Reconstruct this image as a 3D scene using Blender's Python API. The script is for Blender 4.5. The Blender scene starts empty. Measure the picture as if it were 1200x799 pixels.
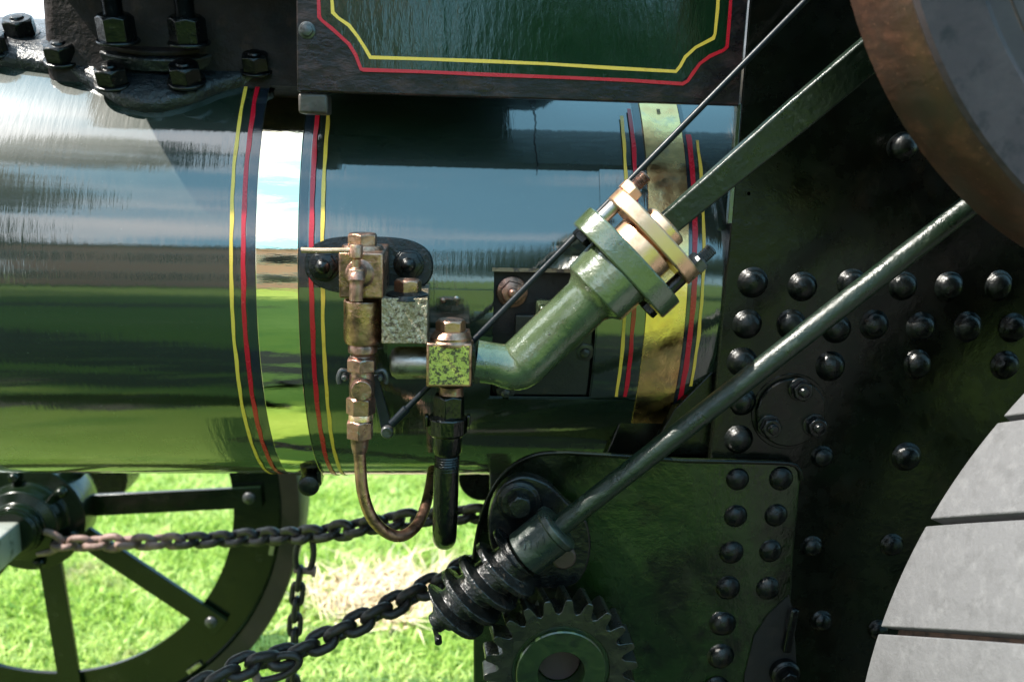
import bpy, bmesh, math, random
import numpy as np
from mathutils import Vector, Matrix
from math import sin, cos, radians as rad, pi, sqrt, atan2, hypot
random.seed(7); rng = np.random.default_rng(7)
C = bpy.context.scene.collection
EYE = 1.71
F = 1022.0
p_, yw, ro = rad(11.6), rad(4.5), rad(1.6)
FW = Vector((sin(yw)*cos(p_), cos(yw)*cos(p_), -sin(p_)))
_r = Vector((cos(yw), -sin(yw), 0)); _u = _r.cross(FW)
RT = _r*cos(ro) + _u*sin(ro); UP = -_r*sin(ro) + _u*cos(ro)
def ray(x, y): return FW + RT*((x-600)/F) - UP*((y-399.5)/F)
def W(x, y, Y):
    "measured point of the photograph on the upright plane at distance Y"
    v = ray(x, y); q = v*(Y/v.y); q.z += EYE; return q
AY, AZ, R = 1.79, 1.496, .42          # boiler axis
def BX(x, y, dr=0.0):
    "photograph point on the boiler barrel -> (X, angle)"
    v = ray(x, y); r = R+dr; az = AZ-EYE
    a = v.y*v.y+v.z*v.z; b = -2*(v.y*AY+v.z*az); c = AY*AY+az*az-r*r
    D = max(b*b-4*a*c, 0); t = (-b-sqrt(D))/(2*a); q = v*t
    return q.x, atan2(q.z-az, AY-q.y)
def S(X, a, dr=0.0): return Vector((X, AY-(R+dr)*cos(a), AZ+(R+dr)*sin(a)))
def BP(x, y, dr=0.0):
    X, a = BX(x, y, dr); return S(X, a, dr)

# ---------------------------------------------------------------- materials
def nd(nt, t, **k):
    n = nt.nodes.new(t)
    for a, b in k.items():
        if a in n.inputs: n.inputs[a].default_value = b
        else: setattr(n, a, b)
    return n
def rgba(c): return (c[0], c[1], c[2], 1)
def mat(name, col, rough=.4, metal=0, cols=(), bump=0, bscale=40, stretch=(1,1,1), ior=1.5, rvar=.1, fine=0, fscale=400, coat=0, coat_r=.05, bdist=.004, coat_ior=1.5):
    """cols: (colour, noise scale, threshold lo, hi, detail, stretch) patches mixed over the base colour"""
    m = bpy.data.materials.new(name); m.use_nodes = True; nt = m.node_tree
    b = nt.nodes['Principled BSDF']; L = nt.links.new
    g = nd(nt, 'ShaderNodeNewGeometry')
    b.inputs['Metallic'].default_value = metal; b.inputs['IOR'].default_value = ior
    b.inputs['Coat Weight'].default_value = coat; b.inputs['Coat Roughness'].default_value = coat_r; b.inputs['Coat IOR'].default_value = coat_ior
    def noise(scale, st=(1,1,1), det=4, off=0):
        mp = nd(nt, 'ShaderNodeMapping'); mp.inputs['Scale'].default_value = st; mp.inputs['Location'].default_value = (off, off*.7, off*1.3)
        L(g.outputs['Position'], mp.inputs['Vector'])
        n = nd(nt, 'ShaderNodeTexNoise', Scale=scale, Detail=det, Roughness=.6); L(mp.outputs[0], n.inputs['Vector']); return n.outputs['Fac']
    prev = None
    for i, c in enumerate(cols):
        c = tuple(c)+(4, (1,1,1))[len(c)-4:] if len(c) < 6 else c
        f = noise(c[1], c[5], c[4], 3.1*i+1)
        mr = nd(nt, 'ShaderNodeMapRange'); mr.inputs['From Min'].default_value = c[2]; mr.inputs['From Max'].default_value = c[3]; L(f, mr.inputs['Value'])
        mx = nd(nt, 'ShaderNodeMix', data_type='RGBA'); L(mr.outputs[0], mx.inputs[0])
        if prev is None: mx.inputs[6].default_value = rgba(col)
        else: L(prev, mx.inputs[6])
        mx.inputs[7].default_value = rgba(c[0]); prev = mx.outputs[2]
    if prev is None: b.inputs['Base Color'].default_value = rgba(col)
    else: L(prev, b.inputs['Base Color'])
    f = noise(25, (1,1,1), 6, 9)
    mr = nd(nt, 'ShaderNodeMapRange'); mr.inputs['From Min'].default_value = .35; mr.inputs['From Max'].default_value = .7
    mr.inputs['To Min'].default_value = rough; mr.inputs['To Max'].default_value = min(1, rough+rvar); L(f, mr.inputs['Value']); L(mr.outputs[0], b.inputs['Roughness'])
    nrm = None
    if bump:
        bp = nd(nt, 'ShaderNodeBump', Strength=bump, Distance=bdist); L(noise(bscale, stretch, 5, 4), bp.inputs['Height']); nrm = bp.outputs[0]
    if fine:
        bp = nd(nt, 'ShaderNodeBump', Strength=fine, Distance=.001); L(noise(fscale, (1,1,1), 3, 6), bp.inputs['Height'])
        if nrm: L(nrm, bp.inputs['Normal'])
        nrm = bp.outputs[0]
    if nrm: L(nrm, b.inputs['Normal'])
    if nrm and coat: L(nrm, b.inputs['Coat Normal'])
    return m
GR = (.030, .050, .034)
M = {}
M['boiler'] = mat('boiler_green_paint', (.005,.013,.007), .40, cols=[((.010,.019,.011), 9, .50, .72, 6, (1,1,.6)), ((.10,.11,.09), 420, .73, .76, 2), ((.08,.035,.02), 60, .76, .80, 3)], bump=.10, bscale=22, stretch=(4.2,.6,.6), ior=1.38, rvar=.10, fine=.02, fscale=700, bdist=.0036, coat=1, coat_r=.02, coat_ior=2.05)
M['green'] = mat('green_enamel', (.020,.040,.020), .10, cols=[((.03,.05,.03), 30, .5, .7)], bump=.12, bscale=45, ior=1.8, fine=.08, fscale=300)
M['plate'] = mat('hornplate_paint', (.0028,.0036,.0022), .17, cols=[((.009,.007,.004), 14, .52, .70, 5), ((.005,.008,.004), 6, .5, .65)], bump=.22, bscale=38, ior=1.36, rvar=.22, fine=.14, fscale=260)
M['bracket'] = mat('bracket_green_paint', (.010,.024,.005), .15, cols=[((.003,.005,.002), 4, .48, .62, 4), ((.002,.003,.002), 16, .55, .70, 5)], bump=.35, bscale=48, ior=1.5, rvar=.2, fine=.25, fscale=220)
M['rivet'] = mat('rivet_paint', (.002,.003,.003), .20, bump=.5, bscale=70, ior=1.38, rvar=.2, fine=.1)
M['black'] = mat('oily_black_paint', (.005,.006,.006), .16, cols=[((.016,.012,.010), 45, .58, .72)], bump=.5, bscale=70, ior=1.42, rvar=.2, fine=.2)
M['gloss_black'] = mat('wet_black_pipe', (.0015,.002,.0015), .06, bump=.8, bscale=38, stretch=(1.6,1.6,.6), ior=1.5, fine=.1)
M['pump'] = mat('pump_green_paint', (.060,.082,.040), .13, cols=[((.035,.055,.022), 22, .5, .65), ((.02,.03,.02), 150, .66, .69, 3), ((.30,.28,.22), 190, .70, .74), ((.05,.07,.04), 60, .66, .72)], bump=.38, bscale=42, ior=1.75, rvar=.2, fine=.25, fscale=260, coat=1, coat_r=.05, coat_ior=1.5)
M['bearing'] = mat('dark_green_casting', (.010,.018,.014), .22, bump=.5, bscale=60, ior=1.6, rvar=.2, fine=.2)
M['rust_bolt'] = mat('rusty_bolt', (.05,.028,.022), .4, bump=.3)
M['rod'] = mat('green_rod_paint', (.006,.014,.008), .22, cols=[((.03,.042,.03), 60, .60, .72), ((.012,.02,.012), 120, .62, .68)], bump=.45, bscale=80, ior=1.5, rvar=.25, fine=.25)
M['thin_rod'] = mat('blue_black_rod', (.006,.010,.014), .34, bump=.15, bscale=80, ior=1.35)
M['brass'] = mat('polished_brass', (.92,.81,.60), .035, 1, bump=.06, bscale=14, stretch=(.4,2.5,2.5), rvar=.03)
M['old_brass'] = mat('tarnished_brass', (.94,.62,.27), .12, 1, cols=[((.80,.42,.18), 7, .46, .62, 6), ((.62,.45,.26), 30, .55, .7, 5), ((.12,.09,.06), 16, .64, .72, 6)], bump=.28, bscale=16, rvar=.22)
M['bronze'] = mat('bronze_casting', (.48,.27,.19), .22, 1, cols=[((.14,.085,.065), 38, .46, .64, 6), ((.42,.33,.17), 60, .60, .74)], bump=.35, bscale=110, rvar=.25, fine=.15)
M['bright_bronze'] = mat('bright_bronze', (.84,.54,.35), .24, .9, cols=[((.55,.36,.22), 28, .52, .68, 5)], bump=.12, bscale=60, rvar=.15)
M['copper'] = mat('copper_fitting', (.34,.19,.145), .26, .9, cols=[((.13,.08,.065), 50, .48, .64, 5), ((.34,.30,.26), 90, .62, .70)], bump=.25, bscale=100, rvar=.2)
M['patina'] = mat('rough_grey_bronze_face', (.44,.36,.27), .28, .85, cols=[((.14,.10,.07), 150, .48, .60, 6), ((.30,.24,.15), 30, .5, .6, 4)], bump=1.0, bscale=120, stretch=(1.3,1,.8), rvar=.2, bdist=.006)
M['yellow_face'] = mat('yellow_green_flaking_face', (.46,.46,.085), .35, .25, cols=[((.10,.09,.035), 230, .50, .55, 5), ((.16,.13,.05), 60, .60, .66, 6)], bump=.5, bscale=230, rvar=.2)
M['steel'] = mat('worn_steel', (.36,.34,.32), .32, 1, cols=[((.14,.12,.11), 40, .5, .65)], bump=.2, bscale=80)
M['nut'] = mat('black_nut', (.002,.0025,.003), .2, cols=[((.02,.018,.016), 80, .6, .7)], bump=.35, bscale=90, ior=1.42, fine=.2)
M['grey_nut'] = mat('grey_nut', (.06,.062,.065), .28, .3, cols=[((.02,.02,.02), 80, .5, .62)], bump=.25, bscale=90, ior=1.7)
M['foot'] = mat('dull_grey_iron', (.075,.062,.055), .4, .3, cols=[((.03,.022,.018), 30, .52, .68)], bump=.3, bscale=60)
M['block'] = mat('sooty_cast_iron', (.017,.011,.011), .5, cols=[((.008,.008,.010), 12, .48, .64, 6), ((.040,.023,.019), 28, .55, .7, 5)], bump=.8, bscale=42, rvar=.3, fine=.4, fscale=260, bdist=.006, ior=1.3)
M['flange'] = mat('oily_saddle', (.005,.007,.010), .22, cols=[((.05,.04,.04), 22, .62, .74, 6)], bump=1.0, bscale=44, ior=1.5, rvar=.3, fine=.3, bdist=.007)
M['panel_frame'] = mat('worn_black_timber', (.007,.004,.006), .22, cols=[((.040,.020,.020), 26, .48, .66, 6, (1,1,2.2))], bump=.45, bscale=36, stretch=(1,1,2), ior=1.42, rvar=.25, fine=.15)
M['panel_green'] = mat('panel_green_enamel', (.004,.022,.009), .07, cols=[((.007,.028,.012), 6, .5, .7)], bump=.16, bscale=22, stretch=(2.5,1,.8), ior=1.75, rvar=.05)
M['yellow'] = mat('yellow_lining', (.78,.52,.07), .25, cols=[((.62,.36,.05), 45, .60, .75)], ior=1.6)
M['red'] = mat('red_lining', (.50,.006,.022), .22, cols=[((.30,.01,.01), 50, .6, .75)], ior=1.6)
M['black_line'] = mat('black_edge_lining', (.010,.014,.022), .08, ior=1.9, bump=.1, bscale=30)
M['stamp'] = mat('stamp_ink', (.02,.02,.03), .5)
M['edge'] = mat('frayed_edge', (.20,.14,.08), .6, cols=[((.06,.04,.03), 60, .5, .62)], bump=.6, bscale=90)
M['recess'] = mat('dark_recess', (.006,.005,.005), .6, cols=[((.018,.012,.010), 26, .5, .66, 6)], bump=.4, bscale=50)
M['pad'] = mat('mounting_pad_paint', (.030,.032,.028), .28, cols=[((.06,.05,.035), 26, .58, .68)], bump=.3, bscale=60)
M['fly_rim'] = mat('rusty_flywheel_rim', (.060,.028,.020), .40, .2, cols=[((.13,.055,.036), 40, .50, .70, 6, (1,.4,1)), ((.20,.10,.065), 240, .62, .70, 5), ((.045,.032,.024), 10, .50, .66, 5)], bump=.25, bscale=60, stretch=(1,.3,1), rvar=.2)
M['fly_face'] = mat('machined_grey_face', (.062,.049,.056), .6, .0, cols=[((.085,.068,.074), 9, .45, .65, 6), ((.032,.03,.035), 30, .55, .7)], bump=.08, bscale=90, rvar=.15, ior=1.22)
M['fly_inner'] = mat('flywheel_green_paint', (.05,.075,.065), .2, ior=1.6)
M['rubber'] = mat('weathered_tread', (.102,.102,.107), .75, cols=[((.086,.086,.090), 24, .48, .62, 8), ((.125,.125,.13), 50, .50, .70, 8), ((.06,.055,.055), 90, .70, .76, 6)], bump=.35, bscale=150, rvar=.1, fine=.4, fscale=500)
M['tread_gap'] = mat('rusty_tread_gap', (.20,.12,.085), .6, cols=[((.07,.05,.04), 30, .5, .65)], bump=.4, bscale=60)
M['tyre'] = mat('worn_front_tyre', (.018,.012,.010), .5, cols=[((.03,.02,.015), 9, .5, .65)], bump=.2, bscale=30)
M['wheel_green'] = mat('wheel_green_paint', (.003,.008,.003), .18, cols=[((.012,.016,.008), 16, .60, .7)], bump=.2, bscale=30, ior=1.4)
M['axle'] = mat('pale_worn_axle', (.28,.30,.27), .3, .3, cols=[((.12,.14,.11), 20, .55, .66)], bump=.15)
M['chain'] = mat('sunlit_rusty_chain', (.22,.135,.115), .5, .0, cols=[((.09,.05,.04), 40, .44, .66, 5)], bump=.5, bscale=160, rvar=.2)  # rust colour with sunlight painted in, for the lit links
M['shaded_greasy_chain'] = mat('shaded_greasy_black_chain', (.016,.011,.010), .38, cols=[((.045,.024,.018), 60, .54, .68, 5)], bump=.5, bscale=160, rvar=.2)  # grease colour with the boiler's shade painted in
M['gear'] = mat('greasy_gear_paint', (.010,.010,.005), .20, cols=[((.004,.004,.004), 34, .50, .66, 6)], bump=.4, bscale=60, ior=1.7, rvar=.2, fine=.2)
M['grease'] = mat('black_grease', (.004,.005,.005), .13, cols=[((.05,.04,.03), 60, .62, .72)], bump=.9, bscale=70, ior=1.5, rvar=.22, fine=.3)
M['gear_green'] = mat('gear_boss_green', (.012,.026,.006), .18, cols=[((.007,.013,.005), 30, .5, .66)], bump=.3, bscale=60, ior=1.7)
M['fly_bore'] = mat('rusty_bore', (.04,.022,.022), .4)
M['cloth'] = M['edge']
M['grass'] = mat('grass_blades', (.36,.52,.11), .5, cols=[((.54,.66,.24), 2.2, .46, .60, 5), ((.26,.42,.06), 5, .54, .66, 4), ((.50,.40,.26), 1.15, .595, .66, 5)], rvar=.1)
def translucent(m, f=.45):
    nt = m.node_tree; b = nt.nodes['Principled BSDF']; t = nt.nodes.new('ShaderNodeBsdfTranslucent'); x = nt.nodes.new('ShaderNodeMixShader'); x.inputs[0].default_value = f
    src = b.inputs['Base Color'].links[0].from_socket; nt.links.new(src, t.inputs['Color']); nt.links.new(b.outputs[0], x.inputs[1]); nt.links.new(t.outputs[0], x.inputs[2]); nt.links.new(x.outputs[0], nt.nodes['Material Output'].inputs['Surface'])
translucent(M['grass'])
M['straw'] = mat('dry_straw', (.62,.50,.33), .6)
M['earth'] = mat('dry_pale_earth', (.50,.37,.27), .9, cols=[((.36,.30,.16), 9, .48, .62, 6)], bump=.5, bscale=40)
M['shade'] = mat('painted_lawn_shade', (.014,.011,.006), .6, cols=[((.10,.16,.02), 3.5, .57, .60, 7, (.7,3,1))], bump=.6, bscale=30)  # dark colour painted as lawn shade, with grass showing through
M['ground'] = mat('lawn_ground', (.105,.175,.022), .9, cols=[((.14,.21,.035), 1.1, .45, .62, 8), ((.075,.15,.02), 3, .52, .66, 6), ((.30,.24,.13), .9, .63, .70, 6)], bump=.5, bscale=14, bdist=.03)
M['bark'] = mat('bark', (.10,.075,.055), .9, bump=.8, bscale=14, bdist=.03)
M['leaf'] = mat('tree_leaves', (.028,.055,.014), .6, cols=[((.055,.085,.022), 1.0, .48, .6, 4), ((.025,.05,.015), 2.5, .52, .64)])
def brick_mat():
    m = bpy.data.materials.new('red_brick'); m.use_nodes = True; nt = m.node_tree; b = nt.nodes['Principled BSDF']
    t = nd(nt, 'ShaderNodeTexCoord'); mp = nd(nt, 'ShaderNodeMapping'); mp.inputs['Rotation'].default_value = (rad(90), 0, 0)
    br = nd(nt, 'ShaderNodeTexBrick', Scale=4.0); br.inputs['Color1'].default_value = (.95,.42,.34,1); br.inputs['Color2'].default_value = (.90,.36,.28,1); br.inputs['Mortar'].default_value = (.7,.62,.55,1)
    nt.links.new(t.outputs['Object'], mp.inputs['Vector']); nt.links.new(mp.outputs[0], br.inputs['Vector']); nt.links.new(br.outputs['Color'], b.inputs['Base Color']); b.inputs['Roughness'].default_value = .9
    return m
M['brick'] = brick_mat()
M['white'] = mat('white_canvas', (.80,.80,.78), .7)
M['glass'] = mat('window_glass', (.02,.025,.03), .05, ior=1.6)
M['slate'] = mat('grey_roofing', (.10,.10,.11), .7, bump=.3)

# ---------------------------------------------------------------- object helpers
WL = {}
def obj(name, bm, m, parent=None, smooth=True, bevel=0, ang=35, label=None, segs=2):
    me = bpy.data.meshes.new(name)
    if isinstance(bm, bmesh.types.BMesh):
        bmesh.ops.recalc_face_normals(bm, faces=bm.faces)
        bm.to_mesh(me); bm.free()
    else: me = bm
    n = len(me.vertices); co = np.empty(n*3, 'f'); me.vertices.foreach_get('co', co); co = co.reshape(-1, 3)
    c = (co.min(0)+co.max(0))/2; co = co-c; me.vertices.foreach_set('co', co.ravel()); c = Vector([float(v) for v in c])
    me.materials.append(M[m] if isinstance(m, str) else m)
    if smooth:
        me.shade_smooth(); me.set_sharp_from_angle(angle=rad(ang))
    me.update()
    o = bpy.data.objects.new(name, me); C.objects.link(o)
    if bevel:
        mod = o.modifiers.new('bevel', 'BEVEL'); mod.width = bevel; mod.segments = segs; mod.limit_method = 'ANGLE'; mod.angle_limit = rad(40); mod.harden_normals = False
    WL[o.name] = c
    o.location = c - (WL[parent.name] if parent else Vector((0,0,0)))
    o.parent = parent
    if label: o['label'] = label
    return o
def new(): return bmesh.new()
def empty(name, loc, label, cat, group=None, kind=None):
    o = bpy.data.objects.new(name, None); C.objects.link(o); o.empty_display_size = .1
    o.location = loc; WL[o.name] = Vector(loc); tag(o, label, cat, group, kind); return o
def tag(o, label=None, cat=None, group=None, kind=None):
    if label: o['label'] = label
    if cat: o['category'] = cat
    if group: o['group'] = group
    if kind: o['kind'] = kind
    return o
def clone(o, wloc, parent, rot=None, scale=None, label=None):
    c = o.copy(); C.objects.link(c); c.parent = parent
    WL[c.name] = Vector(wloc); c.location = Vector(wloc) - (WL[parent.name] if parent else Vector((0,0,0)))
    if rot is not None: c.rotation_euler = rot
    if scale is not None: c.scale = (scale,)*3 if not hasattr(scale, '__len__') else scale
    if label: c['label'] = label
    return c
def frame(p, z, xh=None):
    z = Vector(z).normalized(); xh = Vector(xh) if xh is not None else (Vector((0,0,1)) if abs(z.z) < .9 else Vector((1,0,0)))
    x = (xh - z*xh.dot(z)).normalized(); y = z.cross(x)
    m = Matrix((x, y, z)).transposed().to_4x4(); m.translation = Vector(p); return m
def lathe(bm, p, z, prof, seg=32, xh=None, phase=0, cap=True):
    "prof: (t, r) along z from p"
    f = frame(p, z, xh); rings = []
    for t, r in prof:
        rings.append([bm.verts.new(f @ Vector((r*cos(phase+2*pi*i/seg), r*sin(phase+2*pi*i/seg), t))) for i in range(seg)])
    for a, b in zip(rings, rings[1:]):
        for i in range(seg):
            j = (i+1) % seg; bm.faces.new((a[i], a[j], b[j], b[i]))
    if cap:
        if prof[0][1] > 1e-5: bm.faces.new(rings[0][::-1])
        if prof[-1][1] > 1e-5: bm.faces.new(rings[-1])
    return bm
def box(bm, c, s, f=None):
    c = Vector(c); f = f or Matrix.Identity(4); vs = []
    for z in (-.5,.5):
        for y in (-.5,.5):
            for x in (-.5,.5): vs.append(bm.verts.new(f @ (c+Vector((x*s[0], y*s[1], z*s[2])))))
    for q in ((0,2,3,1),(4,5,7,6),(0,1,5,4),(2,6,7,3),(0,4,6,2),(1,3,7,5)): bm.faces.new([vs[i] for i in q])
    return bm
def prism(bm, pts, off):
    "pts: 3D polygon, extruded by vector off"
    off = Vector(off); a = [bm.verts.new(p) for p in pts]; b = [bm.verts.new(Vector(p)+off) for p in pts]; n = len(a)
    bm.faces.new(a); bm.faces.new(b[::-1])
    for i in range(n): bm.faces.new((a[i], b[i], b[(i+1)%n], a[(i+1)%n]))
    return bm
def smooth_path(pts, n=8, closed=False):
    pts = [Vector(p) for p in pts]; out = []; N = len(pts)
    rngs = range(N if closed else N-1)
    for i in rngs:
        p0 = pts[(i-1)%N] if closed or i > 0 else pts[0]; p1 = pts[i]; p2 = pts[(i+1)%N]; p3 = pts[(i+2)%N] if closed or i+2 < N else pts[-1]
        for k in range(n):
            t = k/n; out.append(.5*((2*p1)+(-p0+p2)*t+(2*p0-5*p1+4*p2-p3)*t*t+(-p0+3*p1-3*p2+p3)*t**3))
    if not closed: out.append(pts[-1])
    return out
def tube(bm, pts, r, seg=14, closed=False, cap=True):
    pts = [Vector(p) for p in pts]; N = len(pts); rings = []; up = None
    for i, p in enumerate(pts):
        if closed: t = pts[(i+1)%N]-pts[i-1]
        else: t = pts[min(i+1, N-1)]-pts[max(i-1, 0)]
        t.normalize()
        if up is None: up = t.orthogonal().normalized()
        up = (up - t*up.dot(t)).normalized(); s = t.cross(up); rr = r[i] if hasattr(r, '__len__') else r
        rings.append([bm.verts.new(p+(up*cos(2*pi*k/seg)+s*sin(2*pi*k/seg))*rr) for k in range(seg)])
    M_ = N if closed else N-1
    for i in range(M_):
        a, b = rings[i], rings[(i+1)%N]
        for k in range(seg): bm.faces.new((a[k], a[(k+1)%seg], b[(k+1)%seg], b[k]))
    if not closed and cap: bm.faces.new(rings[0][::-1]); bm.faces.new(rings[-1])
    return bm
def hexprof(af, h):
    "hexagonal nut with a chamfered crown; af = across flats"
    r = af/2/cos(pi/6); return [(0, r), (h*.86, r), (h, r*.84)]
def nut(bm, p, z, af, h, phase=0, washer=None):
    if washer: lathe(bm, p, z, [(0, washer[0]), (washer[1]*.8, washer[0]), (washer[1], washer[0]*.95)], 32); p = Vector(p)+Vector(z).normalized()*washer[1]
    r = af/2/cos(pi/6); f = frame(p, z); bot = []; mid = []; top = []
    for k in range(12):
        a = phase+pi*k/6; corner = (k % 2 == 0); rr = r if corner else af/2
        bot.append(bm.verts.new(f @ Vector((rr*cos(a), rr*sin(a), 0))))
        mid.append(bm.verts.new(f @ Vector((rr*cos(a), rr*sin(a), h*(.86 if corner else .95)))))
        top.append(bm.verts.new(f @ Vector((af*.47*cos(a), af*.47*sin(a), h))))
    for k in range(12):
        j = (k+1)%12; bm.faces.new((bot[k], bot[j], mid[j], mid[k])); bm.faces.new((mid[k], mid[j], top[j], top[k]))
    bm.faces.new(bot[::-1]); bm.faces.new(top)
    return bm
def stud(bm, p, z, r, l, pitch=.0028, seg=18):
    prof = []; t = 0
    while t < l-pitch: prof += [(t, r*.88), (t+pitch/2, r)]; t += pitch
    prof += [(l-pitch*.3, r*.85), (l, r*.6)]
    return lathe(bm, p, z, prof, seg)
def arc_strip(bm, X0, X1, a0, a1, dr, n=48, th=0, wob=0, seed=0):
    "strip round the barrel between X0 and X1; th>0 makes a closed slab"
    rs = random.Random(seed); g = []; ph = [rs.random()*6 for _ in range(4)]
    for i in range(n+1):
        a = a0+(a1-a0)*i/n; w = wob*(sin(a*5+ph[0])*.5+sin(a*13+ph[1])*.3+sin(a*37+ph[2])*.2); w2 = wob*.5*(sin(a*21+ph[3])+sin(a*47+ph[0]))
        row = [S(X0+w, a, dr), S(X1+w+w2, a, dr)]
        if th: row = row + [S(X1+w, a, dr-th), S(X0+w, a, dr-th)]
        g.append([bm.verts.new(q) for q in row])
    k = len(g[0])
    for A, B_ in zip(g, g[1:]):
        for j in range(k if th else k-1): bm.faces.new((A[j], A[(j+1)%k], B_[(j+1)%k], B_[j]))
    if th: bm.faces.new(g[0][::-1]); bm.faces.new(g[-1])
    return bm
def rot_from(z, x=None): return frame((0,0,0), z, x).to_euler()

# ================================================================ THE ENGINE
eng = empty('traction_engine', (0.1, AY, 0), 'dark green steam traction engine with brass boiler bands and red and yellow lining', 'steam engine')
def part(name, bm, m, parent=None, **k): return obj(name, bm, m, parent or eng, **k)

# ---- boiler barrel with an opening cut for the pump seat
hx0, ha0 = BX(577, 318); hx1, ha1 = BX(697, 465); hx0 = BX(577, 400)[0]; hx1 = BX(697, 400)[0]
bm = new(); XS = [-1.36, -.8, hx0, hx1, .505]
AS = sorted(set([rad(a) for a in range(-180, 181, 3)]+[ha0, ha1])); AS = [a for a in AS if all(abs(a-b) > .012 or a in (ha0, ha1) for b in (ha0, ha1))]
gv = [[bm.verts.new(S(x, a)) for a in AS[:-1]] for x in XS]; nA = len(AS)-1
for i in range(len(XS)-1):
    for j in range(nA):
        if XS[i] == hx0 and ha1-1e-6 <= AS[j] and AS[j+1] <= ha0+1e-6: continue
        bm.faces.new((gv[i][j], gv[i+1][j], gv[i+1][(j+1)%nA], gv[i][(j+1)%nA]))
bm.faces.new(gv[0]); bm.faces.new(gv[-1][::-1])
boiler = part('boiler', bm, 'boiler', ang=50, label='glossy dark green boiler barrel')
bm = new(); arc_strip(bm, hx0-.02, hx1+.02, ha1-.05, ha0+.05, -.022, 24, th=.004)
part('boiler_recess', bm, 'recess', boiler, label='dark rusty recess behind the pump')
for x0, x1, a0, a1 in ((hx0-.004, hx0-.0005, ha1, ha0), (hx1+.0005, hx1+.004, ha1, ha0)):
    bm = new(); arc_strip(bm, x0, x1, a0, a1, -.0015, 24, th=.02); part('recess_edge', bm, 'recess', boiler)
bm = new(); arc_strip(bm, hx0-.003, hx1-.01, ha0, ha0+.014, .003, 4, th=.022); part('frayed_edge', bm, 'edge', boiler, label='frayed tan edge above the recess')
# pump seat inside the recess
q = [W(598,470,1.40), W(697,463,1.40), W(698,385,1.395), W(668,395,1.395)]
bm = new(); x0, a0 = BX(600, 464); x1, a1 = BX(694, 400); arc_strip(bm, x0, x1, a0, BX(690,372)[1], -.004, 16, th=.012)
part('pump_seat', bm, 'pad', boiler, bevel=.001, label='flat grey mounting pad below the pump')
for q, af in (((600,342), .034), ((684,408), .030), ((592,452), .03)):
    c = BP(*q, -.02); bm = new(); z = (c-Vector((c.x, AY, AZ))).normalized(); nut(bm, c, z, af, .014, .3, washer=(af*.75, .004)); lathe(bm, c+z*.017, z, [(0,.009),(.006,.008),(.009,.004)], 16)
    part('seat_nut', bm, 'copper' if q[0] == 600 else 'pad', boiler, bevel=.0008)
# brass bands, edge beads, lining
def band(x0, x1, m, lab, n=90, a0=-1.95, a1=1.6):
    bm = new(); arc_strip(bm, x0, x1, a0, a1, .0035, n, th=.003); o = part('boiler_band', bm, m, boiler, ang=40, bevel=.0006, label=lab); return o
band(-.293, -.2285, 'brass', 'polished mirror-bright brass band')
band(.323, .3885, 'old_brass', 'tarnished brass band with coppery stains')
for x0, x1 in ((-.3075,-.2945), (-.227,-.2155), (.3105,.3215), (.390,.3965)):
    bm = new(); arc_strip(bm, x0, x1, -1.95, 1.5, .0006, 60); part('edge_lining', bm, 'black_line', boiler)
def stripe(xc, w, m, a0, a1, seed, dr=.0012):
    bm = new(); arc_strip(bm, xc-w/2, xc+w/2, a0, a1, dr, 110, wob=.0009, seed=seed); part('lining_stripe', bm, m, boiler)
aT = lambda x, y: BX(x, y)[1]
stripe(-.331, .0055, 'yellow', -1.7, aT(295,85), 1); stripe(-.3125, .007, 'red', -1.7, aT(309,83), 2)
stripe(-.2085, .0072, 'red', -1.7, aT(372,135), 3, .0042); stripe(-.1915, .0058, 'yellow', -1.7, aT(386,137), 4, .0042)
stripe(.2885, .0055, 'yellow', aT(718,463), aT(727,138), 5, .0042); stripe(.3035, .0068, 'red', aT(735,463), aT(735,130), 6, .0042)
stripe(.3995, .0085, 'red', aT(790,470), aT(800,158), 7); stripe(.4135, .0052, 'yellow', aT(802,452), aT(815,165), 8)
# small rubbed stamp on the tarnished band
cv = bpy.data.curves.new('stamp', 'FONT'); cv.body = '880'; cv.size = .0085; cv.extrude = .0002; cv.align_x = 'CENTER'; cv.align_y = 'CENTER'
tmp = bpy.data.objects.new('stamp_text', cv); C.objects.link(tmp); bpy.context.view_layer.update()
me = bpy.data.meshes.new_from_object(tmp.evaluated_get(bpy.context.evaluated_depsgraph_get())); bpy.data.objects.remove(tmp)
Xs, as_ = BX(771, 133); nz_ = Vector((0,-cos(as_),sin(as_))); tx = Vector((0,-sin(as_),-cos(as_))); fm = Matrix((tx, nz_.cross(tx), nz_)).transposed().to_4x4(); fm.translation = S(Xs, as_, .0043); me.materials.clear(); me.transform(fm)
part('rubbed_stamp', me, 'stamp', boiler, smooth=False, label='three small rubbed stamped characters on the brass')
# lower overlapping sheets
yl = aT(450, 338)
bm = new(); arc_strip(bm, -.2275, hx0-.0015, -1.7, yl, .003, 50, th=.0026); part('cladding_sheet', bm, 'boiler', boiler, ang=50)
bm = new(); arc_strip(bm, hx1+.002, .3225, aT(720,465), aT(720,200), .003, 30, th=.0026); part('cladding_sheet', bm, 'boiler', boiler, ang=50)
bm = new(); arc_strip(bm, hx0-.005, .3225, -1.75, aT(640,466), .0036, 30, th=.003); part('cladding_sheet', bm, 'boiler', boiler, ang=50)
for q in ((535,350), (519,352)):
    c = BP(*q, .003); z = (c-Vector((c.x, AY, AZ))).normalized(); bm = new(); lathe(bm, c, z, [(0,.0045),(.0015,.0042),(.003,.002)], 14); part('screw', bm, 'steel' if q[0] == 535 else 'copper', boiler)
M['oil'] = mat('dark_oil_drip', (.008,.007,.005), .10, bump=.3, bscale=60)
bm = new(); xc = BX(628,180)[0]; rows = []
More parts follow.
